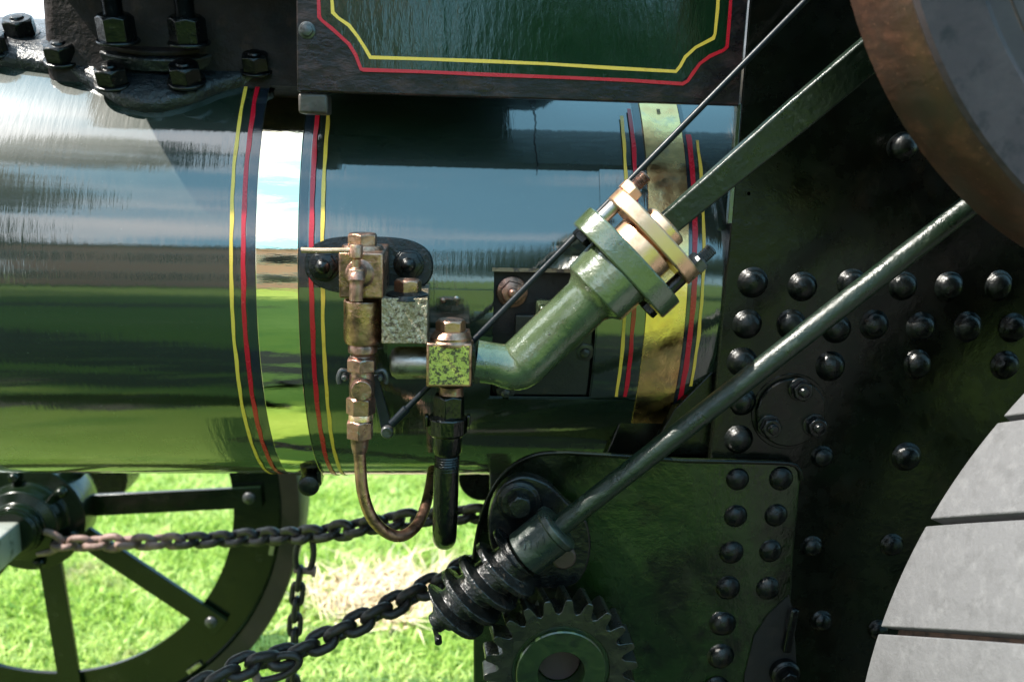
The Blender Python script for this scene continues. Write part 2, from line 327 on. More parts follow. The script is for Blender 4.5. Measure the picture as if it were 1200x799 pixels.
for i in range(61):
    a = aT(628,205)+(aT(628,112)-aT(628,205))*i/60; w_ = .0008+.0018*(i/60)**2+.006*max(0,(i-44)/16)**1.5*(1+.4*sin(i*1.9)); o_ = .0016*sin(i*.21)+.0006*sin(i*1.1)
    rows.append([bm.verts.new(S(xc+o_-w_, a, .0006)), bm.verts.new(S(xc+o_+w_*(1+.3*sin(i*2.3)), a, .0006))])
for A, B_ in zip(rows, rows[1:]): bm.faces.new((A[0], A[1], B_[1], B_[0]))
part('oil_drip', bm, 'oil', boiler, label='dark oil drip running down the barrel')
# oval flange plate with two nuts
def oval(x0, x1, y0, y1, dr, inset, flat=None):
    Xa, Xb = BX(x0, (y0+y1)/2)[0], BX(x1, (y0+y1)/2)[0]; at, ab = aT((x0+x1)/2, y0), aT((x0+x1)/2, y1); pts = []
    cx, cz = (Xa+Xb)/2, (at+ab)/2; hw, hh = (Xb-Xa)/2-inset, (at-ab)/2-inset/R
    for k in range(56):
        t = 2*pi*k/56; c_, s_ = cos(t), sin(t); pts.append((cx+hw*math.copysign(abs(c_)**.62, c_), cz+hh*math.copysign(abs(s_)**.85, s_)))
    return cx, cz, pts
def oval_mesh(x0, x1, y0, y1, dr, inset=0, th=.004):
    cx, cz, pts = oval(x0, x1, y0, y1, dr, inset); bm = new(); rings = []
    for s in (1, .97, .8, .55, .3): rings.append([bm.verts.new(S(cx+(x-cx)*s, cz+(a-cz)*s, dr if s < 1 else dr-th)) for x, a in pts])
    for A, B_ in zip(rings, rings[1:]):
        for i in range(len(A)): bm.faces.new((A[i], A[(i+1)%len(A)], B_[(i+1)%len(A)], B_[i]))
    bm.faces.new(rings[-1]); return bm
op = part('flange_plate', oval_mesh(357, 508, 277, 345, .0055, 0, .005), 'black', boiler, ang=50, label='black oily oval flange plate')
for q in ((380,312), (479,310)):
    c = BP(*q, .005); z = (c-Vector((c.x, AY, AZ))).normalized(); z = (z*1.2+Vector((0,-1,0))).normalized(); bm = new(); nut(bm, c, z, .038, .016, .5, washer=(.024,.003)); lathe(bm, c+z*.019, z, [(0,.012),(.005,.0105),(.010,.005),(.011,.001)], 18)
    part('flange_nut', bm, 'nut', boiler, bevel=.001)
# band clamp at the bottom of the bright band
c = W(363, 566, 1.585); bm = new(); lathe(bm, c+Vector((0,-.02,0)), (0,1,0), [(0,.012),(.004,.020),(.05,.020),(.05,.012)], 20); box(bm, c+Vector((.018,.01,.012)), (.008,.03,.03))
part('band_clamp', bm, 'black', boiler, bevel=.001)
bm = new(); lathe(bm, (-.262, 1.735, 1.058), (0,1,0), [(0,.014),(.12,.014)], 12); part('clamp_bolt', bm, 'black', boiler)

# ---- cylinder block, saddle, nuts
X0 = W(47, 20, 1.52).x
bm = new(); box(bm, (X0+.42, 1.60+.10, 1.90), (.84, .36, .66)); 
blk = part('cylinder_block', bm, 'block', bevel=.02, segs=4, label='sooty brown cast cylinder block')
edge = [(-160,50),(-60,58),(20,66),(75,75),(108,92),(140,112),(180,119),(222,109),(262,93),(310,83),(350,79),(480,78),(620,76)]
ep = smooth_path([Vector((BX(x,y,.02)[0], BX(x,y,.02)[1], 0)) for x, y in edge], 6)
bm = new(); rows = []
for q in ep:
    X, a = q.x, q.y; col = [S(X, a-.01, .0), S(X, a-.006, .014), S(X, a+.02, .020)]
    top = rad(88)
    for k in range(1, 7): aa = a+.02+(top-a-.02)*k/6; col.append(S(X, aa, .020+.012*max(0,(k-2))/4))
    rows.append([bm.verts.new(v) for v in col])
for A, B_ in zip(rows, rows[1:]):
    for j in range(len(A)-1): bm.faces.new((A[j], A[j+1], B_[j+1], B_[j]))
part('saddle_flange', bm, 'flange', blk, ang=60, label='oily black saddle flange bolted to the boiler')
# boss
c = BP(187, 58, .034); z = (S(c.x, rad(58), 0)-Vector((c.x, AY, AZ))).normalized(); z = (z+Vector((0,0,.25))).normalized()
f = frame(c-z*.02, z, (1,0,0)); bm = new(); a_ = []
pts = [f @ Vector((.098*math.copysign(abs(cos(t))**.9, cos(t)), .052*sin(t), 0)) for t in [2*pi*k/48 for k in range(48)]]
prism(bm, pts, z*.022); part('oval_boss', bm, 'flange', blk, bevel=.003, label='raised oval boss under the tall studs')
pts = [f @ Vector((.080*cos(t), .040*sin(t), .022)) for t in [2*pi*k/48 for k in range(48)]]
bm = new(); prism(bm, pts, z*.008); part('oval_boss', bm, 'block', blk, bevel=.002)
def big_nut(px, py, Yd, af, h, z, st=None, wash=True, ph=.4):
    c = W(px, py, Yd); z = Vector(z).normalized(); bm = new(); nut(bm, c, z, af, h, ph, washer=(af*.66, .005) if wash else None)
    o = part('hex_nut', bm, 'nut', blk, bevel=.0014)
    if st: bm = new(); stud(bm, c+z*(h+.004), z, st[0], st[1], .003); part('threaded_stud', bm, 'nut', blk)
ZR = (0, -.50, .86); ZT = (0, -.33, .94)
big_nut(139, 50, 1.47, .050, .038, ZT, (.0155,.032), ph=.25); big_nut(222, 52, 1.47, .050, .038, ZT, (.0155,.045), ph=.2)
for x, y, Yd, ph in ((74,72,1.535,.3), (133,99,1.495,.35), (219,97,1.49,.3), (26,42,1.62,.25), (-6,62,1.56,.3), (301,84,1.525,.1)): big_nut(x, y, Yd, .040 if x == 301 else .046, .026, ZR, (.012,.005), ph=ph)

bm = new(); box(bm, (-.27, 1.455, 2.20), (.78, .17, .38)); part('shadow_box', bm, 'block', blk, bevel=.012, segs=3)  # unseen box added above the view to cast the boiler's shadow
# ---- side panel (lined motion cover)
YP = 1.353
pan_pts = [W(345,-330,YP), W(888,-330,YP), W(877,0,YP), W(866,124,YP), W(348,107,YP)]
bm = new(); prism(bm, pan_pts, (0,.022,0)); panel = part('side_panel', bm, 'panel_frame', bevel=.002, label='lined green side panel with worn black border')
def inset_plate(pts, Yq, th, name, m, par, **k):
    bm = new(); prism(bm, [W(x, y, Yq) for x, y in pts], (0, th, 0)); return part(name, bm, m, par, **k)
inset_plate([(375,-330),(371,0),(374,22),(393,38),(412,58),(424,81),(780,96),(796,97),(808,88),(818,72),(850,57),(857,0),(866,-330)], YP-.0015, .0013, 'green_field', 'panel_green', panel, smooth=False)
def flat_line(pts, w, m, Yq, name='panel_lining'):
    "pts in photograph px -> ribbon lying on the panel"
    P_ = [W(x, y, Yq) for x, y in pts]; bm = new(); L_ = []; 
    for i, q in enumerate(P_):
        d0 = (P_[i]-P_[i-1]).normalized() if i else (P_[1]-P_[0]).normalized(); d1 = (P_[i+1]-P_[i]).normalized() if i < len(P_)-1 else d0
        n0 = Vector((-d0.z,0,d0.x)); n1 = Vector((-d1.z,0,d1.x)); n_ = (n0+n1); n_ = n_/max(.3, n_.dot(n0)) if n_.length > .1 else n0
        ww = w*(1+.12*sin(i*2.7)); L_.append((bm.verts.new(q+n_*ww/2), bm.verts.new(q-n_*ww/2)))
    for A, B_ in zip(L_, L_[1:]): bm.faces.new((A[0], A[1], B_[1], B_[0]))
    part(name, bm, m, panel, smooth=False)
red = [(375,-330),(371.5,-60),(373,-10),(374,20),(377,24),(388,33),(398,42),(409,52),(417,65),(423,81),(426,82),(500,84.5),(580,88),(660,91),(740,94.5),(800,98.5),(806,95),(812,86),(820,75),(832,66),(848,59),(852,55),(855,20),(857,-10),(866,-330)]
yel = [(392,-330),(388,-60),(389,0),(390,15),(396,21),(409,30),(419,43),(428,57),(434,67.5),(500,69.5),(570,72),(640,75),(720,80),(792,84),(797,78),(803,67),(815,56),(836,45),(838,40),(841,10),(842,-10),(850,-330)]
flat_line(red, .0050, 'red', YP-.0024); flat_line(yel, .0048, 'yellow', YP-.0024)
bm = new(); c = W(360, 36, YP); nut(bm, c, (0,-1,0), .017, .007, .4, washer=(.0125,.002)); part('panel_bolt', bm, 'grey_nut', panel, bevel=.0006)
bm = new(); a, b = W(349,109,YP+.003), W(384,134,YP+.003); box(bm, ((a.x+b.x)/2, YP+.028, (a.z+b.z)/2), (b.x-a.x, .05, a.z-b.z)); part('foot_block', bm, 'foot', panel, bevel=.004, label='dull brown foot block under the corner')
bm = new(); a = W(349,0,YP+.024); box(bm, (a.x+.004, YP+.045, a.z+.05), (.008, .04, .35)); part('panel_flange', bm, 'panel_frame', panel, bevel=.001)

# ---- hornplate
YH = 1.362; YB = 1.345
out = [(900,-330),(879,0),(869,121),(858,250),(846,380),(838,480),(832,545),(826,620),(820,760),(815,900),(1500,900),(1500,-330)]
bm = new(); prism(bm, [W(x, y, YH) for x, y in out], (0, .03, 0)); horn = part('hornplate', bm, 'plate', bevel=.002, label='dark riveted side plate of the firebox')
# light green edge strip
bm = new(); prism(bm, [W(x, y, YH-.002) for x, y in ((869,122),(864,122),(853,262),(858,262))], (0,.012,0)); part('plate_edge', bm, 'pump', horn, bevel=.0008, label='pale green painted edge strip')
# throat plate behind the gap
bm = new(); prism(bm, [W(x, y, 1.43) for x, y in ((742,455),(870,440),(870,900),(560,900),(700,560))], (0, .03, 0)); part('throat_plate', bm, 'plate', horn, bevel=.002)
bm = new(); prism(bm, [W(x, y, 1.385) for x, y in ((790,480),(835,435),(835,532),(760,534))], (0, .02, 0)); part('throat_gusset', bm, 'plate', horn, bevel=.002)
# firebox box behind
bm = new(); box(bm, (.95, 1.80, 1.25), (.80, .78, 1.5)); part('firebox', bm, 'plate', horn, bevel=.01)
# rivets
bm = new(); lathe(bm, (0,0,0), (0,-1,0), [(-.001,.0255),(.0012,.0250),(.0022,.0222),(.008,.0208),(.013,.0170),(.0165,.0105),(.018,.003),(.018,.0)], 28, cap=False)
riv = []
def rivet(px, py, Yq, par, s=1.0, nm='rivet'):
    c = W(px, py, Yq)
    if not riv:
        o = part(nm, bm, 'rivet', par, ang=60); riv.append(o); off = WL[o.name].copy(); riv.append(off)
        WL[o.name] = c+off; o.location = c+off-WL[par.name]; o.scale = (s,)*3; return o
    o = clone(riv[0], c+riv[1]*s, par, scale=(s*random.uniform(.95,1.05), s, s*random.uniform(.95,1.05))); o.rotation_euler = (random.uniform(-.08,.08), random.uniform(0,6), random.uniform(-.08,.08)); return o
for q in ((882,331),(940,336),(998,332),(1057,335),(1112,335),(1168,335),(875,380),(926,380),(980,385),(1024,380),(1079,383),(1133,383),(1187,384),(870,424),(973,428),(1075,427),(1177,428),(868,470),(865,515),(1062,535),(1240,335),(1245,384)): rivet(*q, YH, horn)
for q in ((951,640),(1045,638),(963,727),(1028,738),(963,535)): rivet(*q, YH, horn, .80)
for q in ((863,560),(914,559),(861,603),(908,602),(856,645),(902,644),(852,687),(898,687),(848,729),(844,768),(840,806)): rivet(*q, YH-.012, horn, .95)
c = W(1048, 173, YH); bm2 = new(); lathe(bm2, c+Vector((0,.002,0)), (0,-1,0), [(0,.012),(.012,.012),(.016,.020),(.028,.0235),(.040,.019),(.047,.008),(.048,0)], 28, cap=False); part('round_knob', bm2, 'rivet', horn, ang=60, label='round black knob on the upper plate')
for q in ((902,112),(877,227)):
    bm2 = new(); lathe(bm2, W(*q, YH+.001), (0,-1,0), [(0,.005),(.0022,.005),(.0022,.003),(.001,.0028)], 16); part('small_hole', bm2, 'plate', horn)
# round cover
c = W(925, 482, YH); bm2 = new(); lathe(bm2, c+Vector((0,.001,0)), (0,-1,0), [(0,.066),(.003,.064),(.003,.059),(.009,.058),(.011,.056),(.011,0)], 56, cap=False); cover = part('inspection_cover', bm2, 'plate', horn, label='round cover held by three nuts')
for i, q in enumerate(((939,458),(903,501),(956,500))):
    c = W(q[0]-2, q[1]-2, YH-.010); bm2 = new(); nut(bm2, c, (0,-1,0), .030, .016, .2+i*.5, washer=(.0195,.002)); part('cover_nut', bm2, 'nut', horn, bevel=.001)
    bm2 = new(); stud(bm2, c+Vector((0,-.017,0)), (0,-1,0), .0085, .010, .002); part('cover_stud', bm2, 'nut', horn)
# drain handle on a flat plate painted dark as the shade of a recess
bm2 = new(); prism(bm2, [W(x, y, YB-.0025) for x, y in ((925,697),(900,720),(884,745),(873,790),(868,900),(935,900),(934,790),(930,720))], (0,.003,0)); part('drain_recess_shade', bm2, 'recess', horn, smooth=False)
bm2 = new(); box(bm2, (0,0,0), (.015,.014,.082), Matrix.Translation(W(926,738,YB-.012)) @ Matrix.Rotation(rad(5),4,'Y')); part('drain_lever', bm2, 'nut', horn, bevel=.004, segs=3)
c = W(918, 786, YB-.004); bm2 = new(); lathe(bm2, c, (0,-1,0), [(0,.026),(.012,.026),(.016,.022),(.018,.022)], 26); nut(bm2, c+Vector((0,-.018,0)), (0,-1,0), .026, .014, .2); part('drain_boss', bm2, 'nut', horn, bevel=.001)

# ---- worm bracket plate
YB = 1.345
bo = smooth_path([W(x, y, YB) for x, y in ((556,720),(556,680),(560,645),(569,608),(584,576),(606,553),(634,540),(668,536))], 5)
bo += [W(x, y, YB) for x, y in ((720,536.5),(800,539),(900,541),(922,542),(932,545),(937,552),(938,562),(930,650),(924,760),(920,900),(556,900))]
bo = [q+Vector((0, max(0, (W(785,600,YB).x-q.x))*.16, 0)) for q in bo]
fold = W(785, 540, YB).x
def fy(q): return YB + max(0, fold-q.x)*.16
bm = new(); a = [bm.verts.new(Vector((q.x, fy(q), q.z))) for q in bo]; n = len(a); fc = bm.faces.new(a)
bmesh.ops.bisect_plane(bm, geom=bm.verts[:]+bm.edges[:]+bm.faces[:], plane_co=(fold,0,0), plane_no=(1,0,0))
ex = bmesh.ops.extrude_face_region(bm, geom=bm.faces[:]); bmesh.ops.translate(bm, verts=[v for v in ex['geom'] if isinstance(v, bmesh.types.BMVert)], vec=(0,.014,0))
br = part('worm_bracket', bm, 'bracket', bevel=.003, segs=3, label='green bracket plate carrying the steering worm')
br.data.materials.append(M['plate'])
for pl in br.data.polygons:
    pl.material_index = 0
# ridge bead round the bracket's rim
bm = new(); bead = [Vector((q.x, fy(q)-.002, q.z)) for q in bo[:-4]]; tube(bm, bead, .0040, 8); part('rim_bead', bm, 'plate', br, ang=80)
# bearing lug
YW = 1.272
bm = new(); lug = smooth_path([W(x, y, 1.32) for x, y in ((575,640),(574,600),(588,570),(612,558),(640,566),(664,588),(688,612),(692,650),(676,684),(640,690),(600,680))], 4, True); prism(bm, lug, (0,.026,0)); part('bearing_lug', bm, 'black', br, bevel=.004, segs=3)
c = W(608, 587, 1.319); bm = new(); lathe(bm, c, (0,-1,0), [(0,.036),(.006,.034),(.008,.028),(.010,.028)], 32); part('bolt_boss', bm, 'black', br, bevel=.001)
bm = new(); nut(bm, c+Vector((0,-.010,0)), (0,-1,0), .034, .020, .25); part('bearing_bolt', bm, 'black', br, bevel=.0015)
c = W(660, 650, 1.30); bm = new(); lathe(bm, c, (0,-1,0), [(0,.020),(.010,.020),(.013,.017)], 26); part('bearing_bolt', bm, 'rust_bolt', br, bevel=.001)
# steering shaft axis
SA, SB = W(518, 724, YW), W(1133, 243, 1.22)
sd = (SB-SA).normalized(); kx = (SB-SA).length/(1133-518)
def sp(px): return SA+sd*kx*(px-518)
bm = new(); k0 = kx
lathe(bm, sp(620), sd, [(0,.030),(.004,.037),(.062,.0375),(.064,.040),(.073,.040),(.077,.034),(.077,.020)], 40); part('worm_bearing', bm, 'bearing', br, bevel=.0008, label='black bearing barrel with raised casting marks')
# raised casting marks on the barrel
f = frame(sp(620), sd, (0,-1,0)); bm = new()
for t, a, l in ((.018,.55,.010),(.026,.42,.008),(.036,.32,.011),(.047,.22,.009),(.052,.42,.006)):
    a = -a; e = f @ Vector((.0372*cos(a), .0372*sin(a), t)); g = f @ Vector((.0372*cos(a-.16), .0372*sin(a-.16), t+l*.6)); tube(bm, [e, (e+g)/2+Vector((0,-.0008,0)), g], .0018, 6); part('casting_mark', bm, 'bearing', br); bm = new()

# worm
bm = new(); Lw = (sp(618)-sp(522)).length; nT, nP = 150, 48; pitch = .0355; f = frame(sp(523), sd, (0,-1,0)); g = []
for i in range(nT+1):
    t = Lw*i/nT; row = []
    for j in range(nP):
        a = 2*pi*j/nP; u = (t/pitch - a/(2*pi)) % 1.0; d = abs(u-.5)*2
        r = .0345 + .0225*max(0, min(1, (1-d-.46)/.30)) if t > .012 else .030
        if t > Lw-.006: r = min(r, .036)
        row.append(bm.verts.new(f @ Vector((r*cos(a), r*sin(a), t))))
    g.append(row)
for A, B_ in zip(g, g[1:]):
    for j in range(nP): bm.faces.new((A[j], A[(j+1)%nP], B_[(j+1)%nP], B_[j]))
bm.faces.new(g[0][::-1]); bm.faces.new(g[-1])
worm = part('steering_worm', bm, 'grease', ang=50, label='black greasy steering worm with thick thread')
bm = new(); lathe(bm, sp(505)+sd*.004, sd, [(0,.010),(.003,.0165),(.016,.0175),(.018,.024),(.026,.026)], 24); part('worm_end', bm, 'grease', worm)
c = sp(508); bm = new(); lathe(bm, c+Vector((.006,-.018,-.012)), (0.1,-1,-.2), [(0,.006),(.012,.006)], 10); lathe(bm, c+Vector((0,0,-.005)), (.3,-.1,-1), [(0,.004),(.024,.004)], 8); part('split_pin', bm, 'grease', worm)
# steering rod
bm = new(); lathe(bm, sp(655), sd, [(0,.0165),((SB-sp(655)).length+.12,.0165)], 32); part('steering_rod', bm, 'rod', label='long round green rod running up behind the flywheel')
# worm wheel
WC = W(655, 776, 1.262); GY = .050
bm = new(); NT = 22; ro_, rr_ = .123, .099; ring = []
for k in range(NT):
    a0 = 2*pi*(k+.25)/NT
    for da, r in ((-.50, rr_), (-.32, rr_+.004), (-.17, ro_-.003), (-.10, ro_), (.10, ro_), (.17, ro_-.003), (.32, rr_+.004)):
        a = a0+da*2*pi/NT; ring.append((r*cos(a), r*sin(a), a))
inner = [( .078*cos(a), .078*sin(a)) for _, _, a in ring]
lay = []
for yy, shift in ((-GY/2, 0), (GY/2, .055)):
    lay.append([[bm.verts.new(WC+Vector((x*cos(shift)-z_*sin(shift), yy, x*sin(shift)+z_*cos(shift)))) for x, z_, _ in ring], [bm.verts.new(WC+Vector((x, yy, z_))) for x, z_ in inner]])
n = len(ring)
for i in range(n):
    j = (i+1)%n; A, B_ = lay
    bm.faces.new((A[0][i], A[0][j], B_[0][j], B_[0][i])); bm.faces.new((A[1][j], A[1][i], B_[1][i], B_[1][j]))
    bm.faces.new((A[0][j], A[0][i], A[1][i], A[1][j])); bm.faces.new((B_[0][i], B_[0][j], B_[1][j], B_[1][i]))
gear = part('worm_wheel', bm, 'gear', bevel=.001, ang=30, label='greasy toothed worm wheel below the worm')
bm = new(); lathe(bm, WC+Vector((0,GY/2,0)), (0,-1,0), [(0,.079),(GY-.004,.079),(GY-.004,.073),(GY+.004,.072),(GY+.006,.070),(GY+.006,.038),(GY+.003,.036),(.004,.036)], 64, cap=False); part('gear_boss', bm, 'gear_green', gear, label='green boss in the middle of the gear')
bm = new(); lathe(bm, WC+Vector((0,.01,0)), (0,-1,0), [(0,.036),(.004,.034),(.004,0)], 40, cap=False); part('shaft_end', bm, 'fly_bore', gear)
bm = new(); lathe(bm, WC+Vector((0,GY/2,0)), (0,1,0), [(0,.05),(.09,.05)], 30); part('gear_shaft', bm, 'black', gear)

# ---- feed pump
YQ = 1.268
A0, A1 = W(607, 430, YQ), W(790, 255, YQ); pd = (A1-A0).normalized(); kp = (A1-A0).length/253.2
def pt(px, py): 
    "length along pump axis of photograph point"
    return (W(px, py, YQ)-A0).dot(pd)
pn = Vector((pd.z, 0, -pd.x))   # perpendicular, down-right
pump = empty('feed_pump', A0, None, None); pump.parent = eng; pump.location = A0-WL[eng.name]; pump['label'] = 'green boiler feed pump with bronze gland, slanting up to the right'
del pump['label']; pump['label'] = 'pale green feed pump with bronze gland slanting up beside the boiler'
tb = pt(690, 352); tf0, tf1 = pt(722, 316), pt(741, 297)
bm = new(); inl = W(557, 423, YQ); rb = .0395
path = [inl+Vector((x,0,0)) for x in (.004, .02)] + [A0+(inl-A0).normalized()*.004] 
el = smooth_path([inl, inl.lerp(A0,.5), A0+Vector((-.004,0,0)), A0+pd*.018, A0+pd*.05], 6)
tube(bm, el, [.0315+(.0385-.0315)*min(1, max(0, (i-6)/10)) for i in range(len(el))], 36)
part('pump_elbow', bm, 'pump', pump, ang=60)
bm = new(); lathe(bm, A0+pd*.035, pd, [(0,.0385),(tb-.035-.004,.0385),(tb-.035+.006,.044),(tb-.035+.014,.0555),(tf0-.035,.0575)], 48, xh=(0,-1,0)); part('pump_barrel', bm, 'pump', pump, ang=50, bevel=.0015)
def lozenge(t0, t1, half, wid, m, name, par, rnd=.9, th_b=.003, lab=None, dy=0):
    c = A0+pd*t0; pts = []
    n = 40
    for k in range(n):
        a = 2*pi*k/n; x = half*math.copysign(abs(cos(a))**.75, cos(a)); y = wid*math.copysign(abs(sin(a))**1.05, sin(a))
        pts.append(c+pn*x+Vector((0, -y, 0)))
    bm = new(); prism(bm, pts, pd*(t1-t0)); return part(name, bm, m, par, bevel=th_b, segs=3, label=lab)
lozenge(tf0, tf1+.002, .098, .058, 'pump', 'pump_flange', pump, lab='pale green oval flange')
tg0, tg1 = pt(752, 283)+.006, pt(766, 270)+.006
bm = new(); lathe(bm, A0+pd*tf1, pd, [(0,.050),(tg0-tf1-.004,.050),(tg0-tf1-.002,.040),(tg0-tf1,.040)], 44); part('stuffing_box', bm, 'bright_bronze', pump, bevel=.001)
lozenge(tg0, tg1, .088, .050, 'bright_bronze', 'gland_flange', pump, lab='sunlit bronze gland plate')
bm = new(); lathe(bm, A0+pd*tg1, pd, [(0,.0345),(.013,.0345),(.016,.031),(.016,.020)], 40); part('gland_nose', bm, 'bright_bronze', pump, bevel=.001)
for s, m in ((-1,'steel'), (1,'nut')):
    e = A0+pn*(.074*s); bm = new(); lathe(bm, e+pd*tf1, pd, [(0,.0105),(tg0-tf1,.0105)], 22); part('gland_bolt', bm, 'steel' if s < 0 else 'nut', pump)
    bm = new(); nut(bm, e+pd*(tg1+.0005), pd, .031, .016, .5 if s < 0 else .2); part('gland_nut', bm, 'bright_bronze' if s < 0 else 'grey_nut', pump, bevel=.0008, label='bright bronze nut' if s < 0 else 'dark nut')
    bm = new(); stud(bm, e+pd*(tg1+.016), pd, .0098, .024, .0032); part('gland_stud', bm, 'copper' if s < 0 else 'grey_nut', pump)
    bm = new(); nut(bm, e+pd*(tf0-.0005), -pd, .026, .010, .3); part('gland_nut', bm, 'nut', pump)
# pump supports hidden behind
bm = new(); box(bm, A0+pd*.085+Vector((.0,.085,-.01)), (.05,.10,.07)); part('pump_foot', bm, 'pump', pump, bevel=.003)
# flat pump rod
q0, q1 = A0+pd*(tg1+.008), W(1016, 66, 1.22); rd = (q1-q0).normalized(); rn = Vector((rd.z,0,-rd.x)).normalized(); ln = (q1-q0).length+.10
bm = new(); secs = [(0,.0175),(.10,.0195),(.24,.0235),(ln,.024)]; pv = []
for t, h in secs: 
    c = q0+rd*t; pv.append([bm.verts.new(c+rn*(sx*h)+Vector((0,sy*.011,0))) for sx, sy in ((-1,-1),(1,-1),(1,1),(-1,1))])
for A, B_ in zip(pv, pv[1:]):
    for j in range(4): bm.faces.new((A[j], A[(j+1)%4], B_[(j+1)%4], B_[j]))
bm.faces.new(pv[0]); bm.faces.new(pv[-1][::-1])
part('pump_rod', bm, 'rod', bevel=.0035, segs=3, label='flat green eccentric rod driving the pump')

# ---- valve chest
VC = empty('valve_chest', W(450,400,1.30), None, None); VC.parent = eng; VC.location = WL[VC.name]-WL[eng.name]; VC['label'] = 'stepped bronze valve chest with hexagon caps'
def pbox(x0, y0, x1, y1, Yf, depth, m, name, bevel=.003, lab=None, par=None):
    xc, yc = (x0+x1)/2, (y0+y1)/2; a, b, c_, d = W(x0,yc,Yf).x, W(x1,yc,Yf).x, W(xc,y0,Yf).z, W(xc,y1,Yf).z
    bm = new(); box(bm, ((a+b)/2, Yf+depth/2, (c_+d)/2), (b-a, depth, c_-d)); return part(name, bm, m, par or VC, bevel=bevel, segs=3, label=lab)
YV = 1.238
pbox(397,296,449,350,YV,.145,'bronze','valve_block',lab='upper bronze block with drain cock')
pbox(447,349.5,501,403,YV+.002,.135,'patina','valve_block',.0015,lab='middle block with rough grey pitted face')
pbox(499.5,402.5,553,454,YV-.004,.12,'bronze','valve_block',.003,lab='lower block with flaking yellow-green face')
bm = new(); prism(bm, [W(x,y,YV-.0055) for x, y in ((503,406),(549.5,406),(549.5,450.5),(503,450.5))], (0,.0014,0)); part('painted_face', bm, 'yellow_face', VC, smooth=False, label='flaking yellow-green square face')
def vlathe(px, ytop, ybot, Yc, prof, m, name, seg=32, **k):
    "prof: list of (photograph y, radius px) along a vertical axis"
    bm = new(); s = Yc/F*1.02; prof = [(W(px, y, Yc).z, r*s) for y, r in prof]; z0 = prof[0][0]
    lathe(bm, (W(px, prof and ytop, Yc).x, Yc, z0), (0,0,-1), [(z0-z, r) for z, r in prof], seg); return part(name, bm, m, VC, **k)
vlathe(425, 352, 402, 1.272, [(350.5,20),(352,21.5),(397,22),(402,20)], 'bronze', 'valve_body', 40, bevel=.001)
def vnut(px, y0, y1, Yc, af, m, name, ph=.2, **k):
    bm = new(); a = W(px, y1, Yc); h = W(px,y0,Yc).z-a.z; nut(bm, a, (0,0,1), af*Yc/F*1.02, h, ph); return part(name, bm, m, VC, bevel=.0012, **k)
vnut(425, 273, 290, 1.285, 31, 'bronze', 'cap_nut', .5); vlathe(425,288,297,1.285,[(287,22),(291,24),(296.5,24)],'bronze','cap_washer')
vnut(478, 327, 346, 1.27, 28, 'bronze', 'cap_nut', .25); vlathe(477,340,350,1.27,[(341,17),(344,24),(349,26),(349.8,26)],'black','cap_washer')
vnut(528, 374, 394, 1.262, 31, 'bronze', 'cap_nut', .15); vlathe(528.5,388,403,1.262,[(387,19),(390,21),(394,24),(397,24),(399,26.5),(402.6,26.5)],'bronze','cap_washer',bevel=.0006)
# drain cock
c = W(417, 294, YV-.020); bm = new(); tube(bm, [W(353,293,YV-.020), W(378,293.5,YV-.020), W(412,293,YV-.020)], .0036, 10); part('cock_handle', bm, 'bright_bronze', VC)
bm = new(); vz = Vector((0,0,-1)); lathe(bm, c+Vector((0,0,.009)), vz, [(0,.0085),(.002,.0098),(.018,.0095),(.020,.0065),(.032,.0062),(.034,.011),(.044,.0125)], 26); part('cock_spindle', bm, 'bronze', VC, bevel=.0005)
e = W(419, 322, YV-.012); bm = new(); path = smooth_path([e+Vector((0,.014,.004)), e+Vector((0,-.006,.002)), e+Vector((0,-.014,-.010)), e+Vector((-.001,-.015,-.034))], 6); tube(bm, path, [.0125]*6+[.012]*6+[.0095]*7, 20); part('cock_spout', bm, 'copper', VC)
bm = new(); lathe(bm, e+Vector((.002,.018,.0)), (0,-1,0), [(0,.024),(.005,.022),(.009,.016)], 24); part('cock_boss', bm, 'copper', VC)
# inlet stub and flange to pump
bm = new(); a = W(457, 425, 1.29); b = W(505, 425, 1.29); lathe(bm, a, (b-a), [(0,.012),(.003,.020),(.010,.0245),((b-a).length,.0245)], 30); part('inlet_pipe', bm, 'steel', VC, label='dull grey horizontal pipe')
bm = new(); a = W(552, 426, YQ); b = W(559, 425, YQ); lathe(bm, a, (b-a), [(0,.036),((b-a).length,.036)], 4, phase=pi/4); part('pipe_flange', bm, 'black', VC, bevel=.001)
# left union stack + copper drain pipe
YU = 1.272
vlathe(425,402,413,YU,[(402,15.5),(405,17),(412,17),(413,15)],'copper','union_ring'); vlathe(425,410,422,YU,[(410,14),(413,15),(415,13.5),(417,15),(419,13.5),(421,15)],'copper','threaded_neck')
vnut(424, 418.5, 434, YU, 31.5, 'copper', 'union_nut', .5); vlathe(424,432,470,YU,[(432,14),(446,14.5),(452,15.5),(466,14.5),(470,13.5)],'copper','cock_body')
bm = new(); c = W(424,457,YU-.022); lathe(bm, c+Vector((0,.012,0)), (0,-1,0), [(0,.0175),(.010,.017),(.016,.0155),(.018,.0145)], 28); part('plug_face', bm, 'copper', VC, bevel=.0006)
for x in (404, 446):
    c = W(x, 441, YU); bm = new(); tube(bm, smooth_path([c+Vector((.008 if x<424 else -.008,0,.006)), c+Vector((-.004 if x<424 else .004,-.002,.010)), c+Vector((-.009 if x<424 else .009,-.003,0)), c+Vector((-.008 if x<424 else .008,-.002,-.010))], 4), .0035, 8); lathe(bm, c+Vector((0,.004,-.001)), (0,-1,0), [(0,.0055),(.010,.0050),(.013,.003)], 14)
    part('cock_wing', bm, 'grey_nut', VC)
vnut(423, 464, 484, YU, 30, 'copper', 'union_nut', .1); vlathe(423,484,492,YU,[(484,14),(485,14.5),(491,14.5)],'bright_bronze','union_ring'); vnut(422, 491, 512, YU, 29, 'copper', 'union_nut', .5)
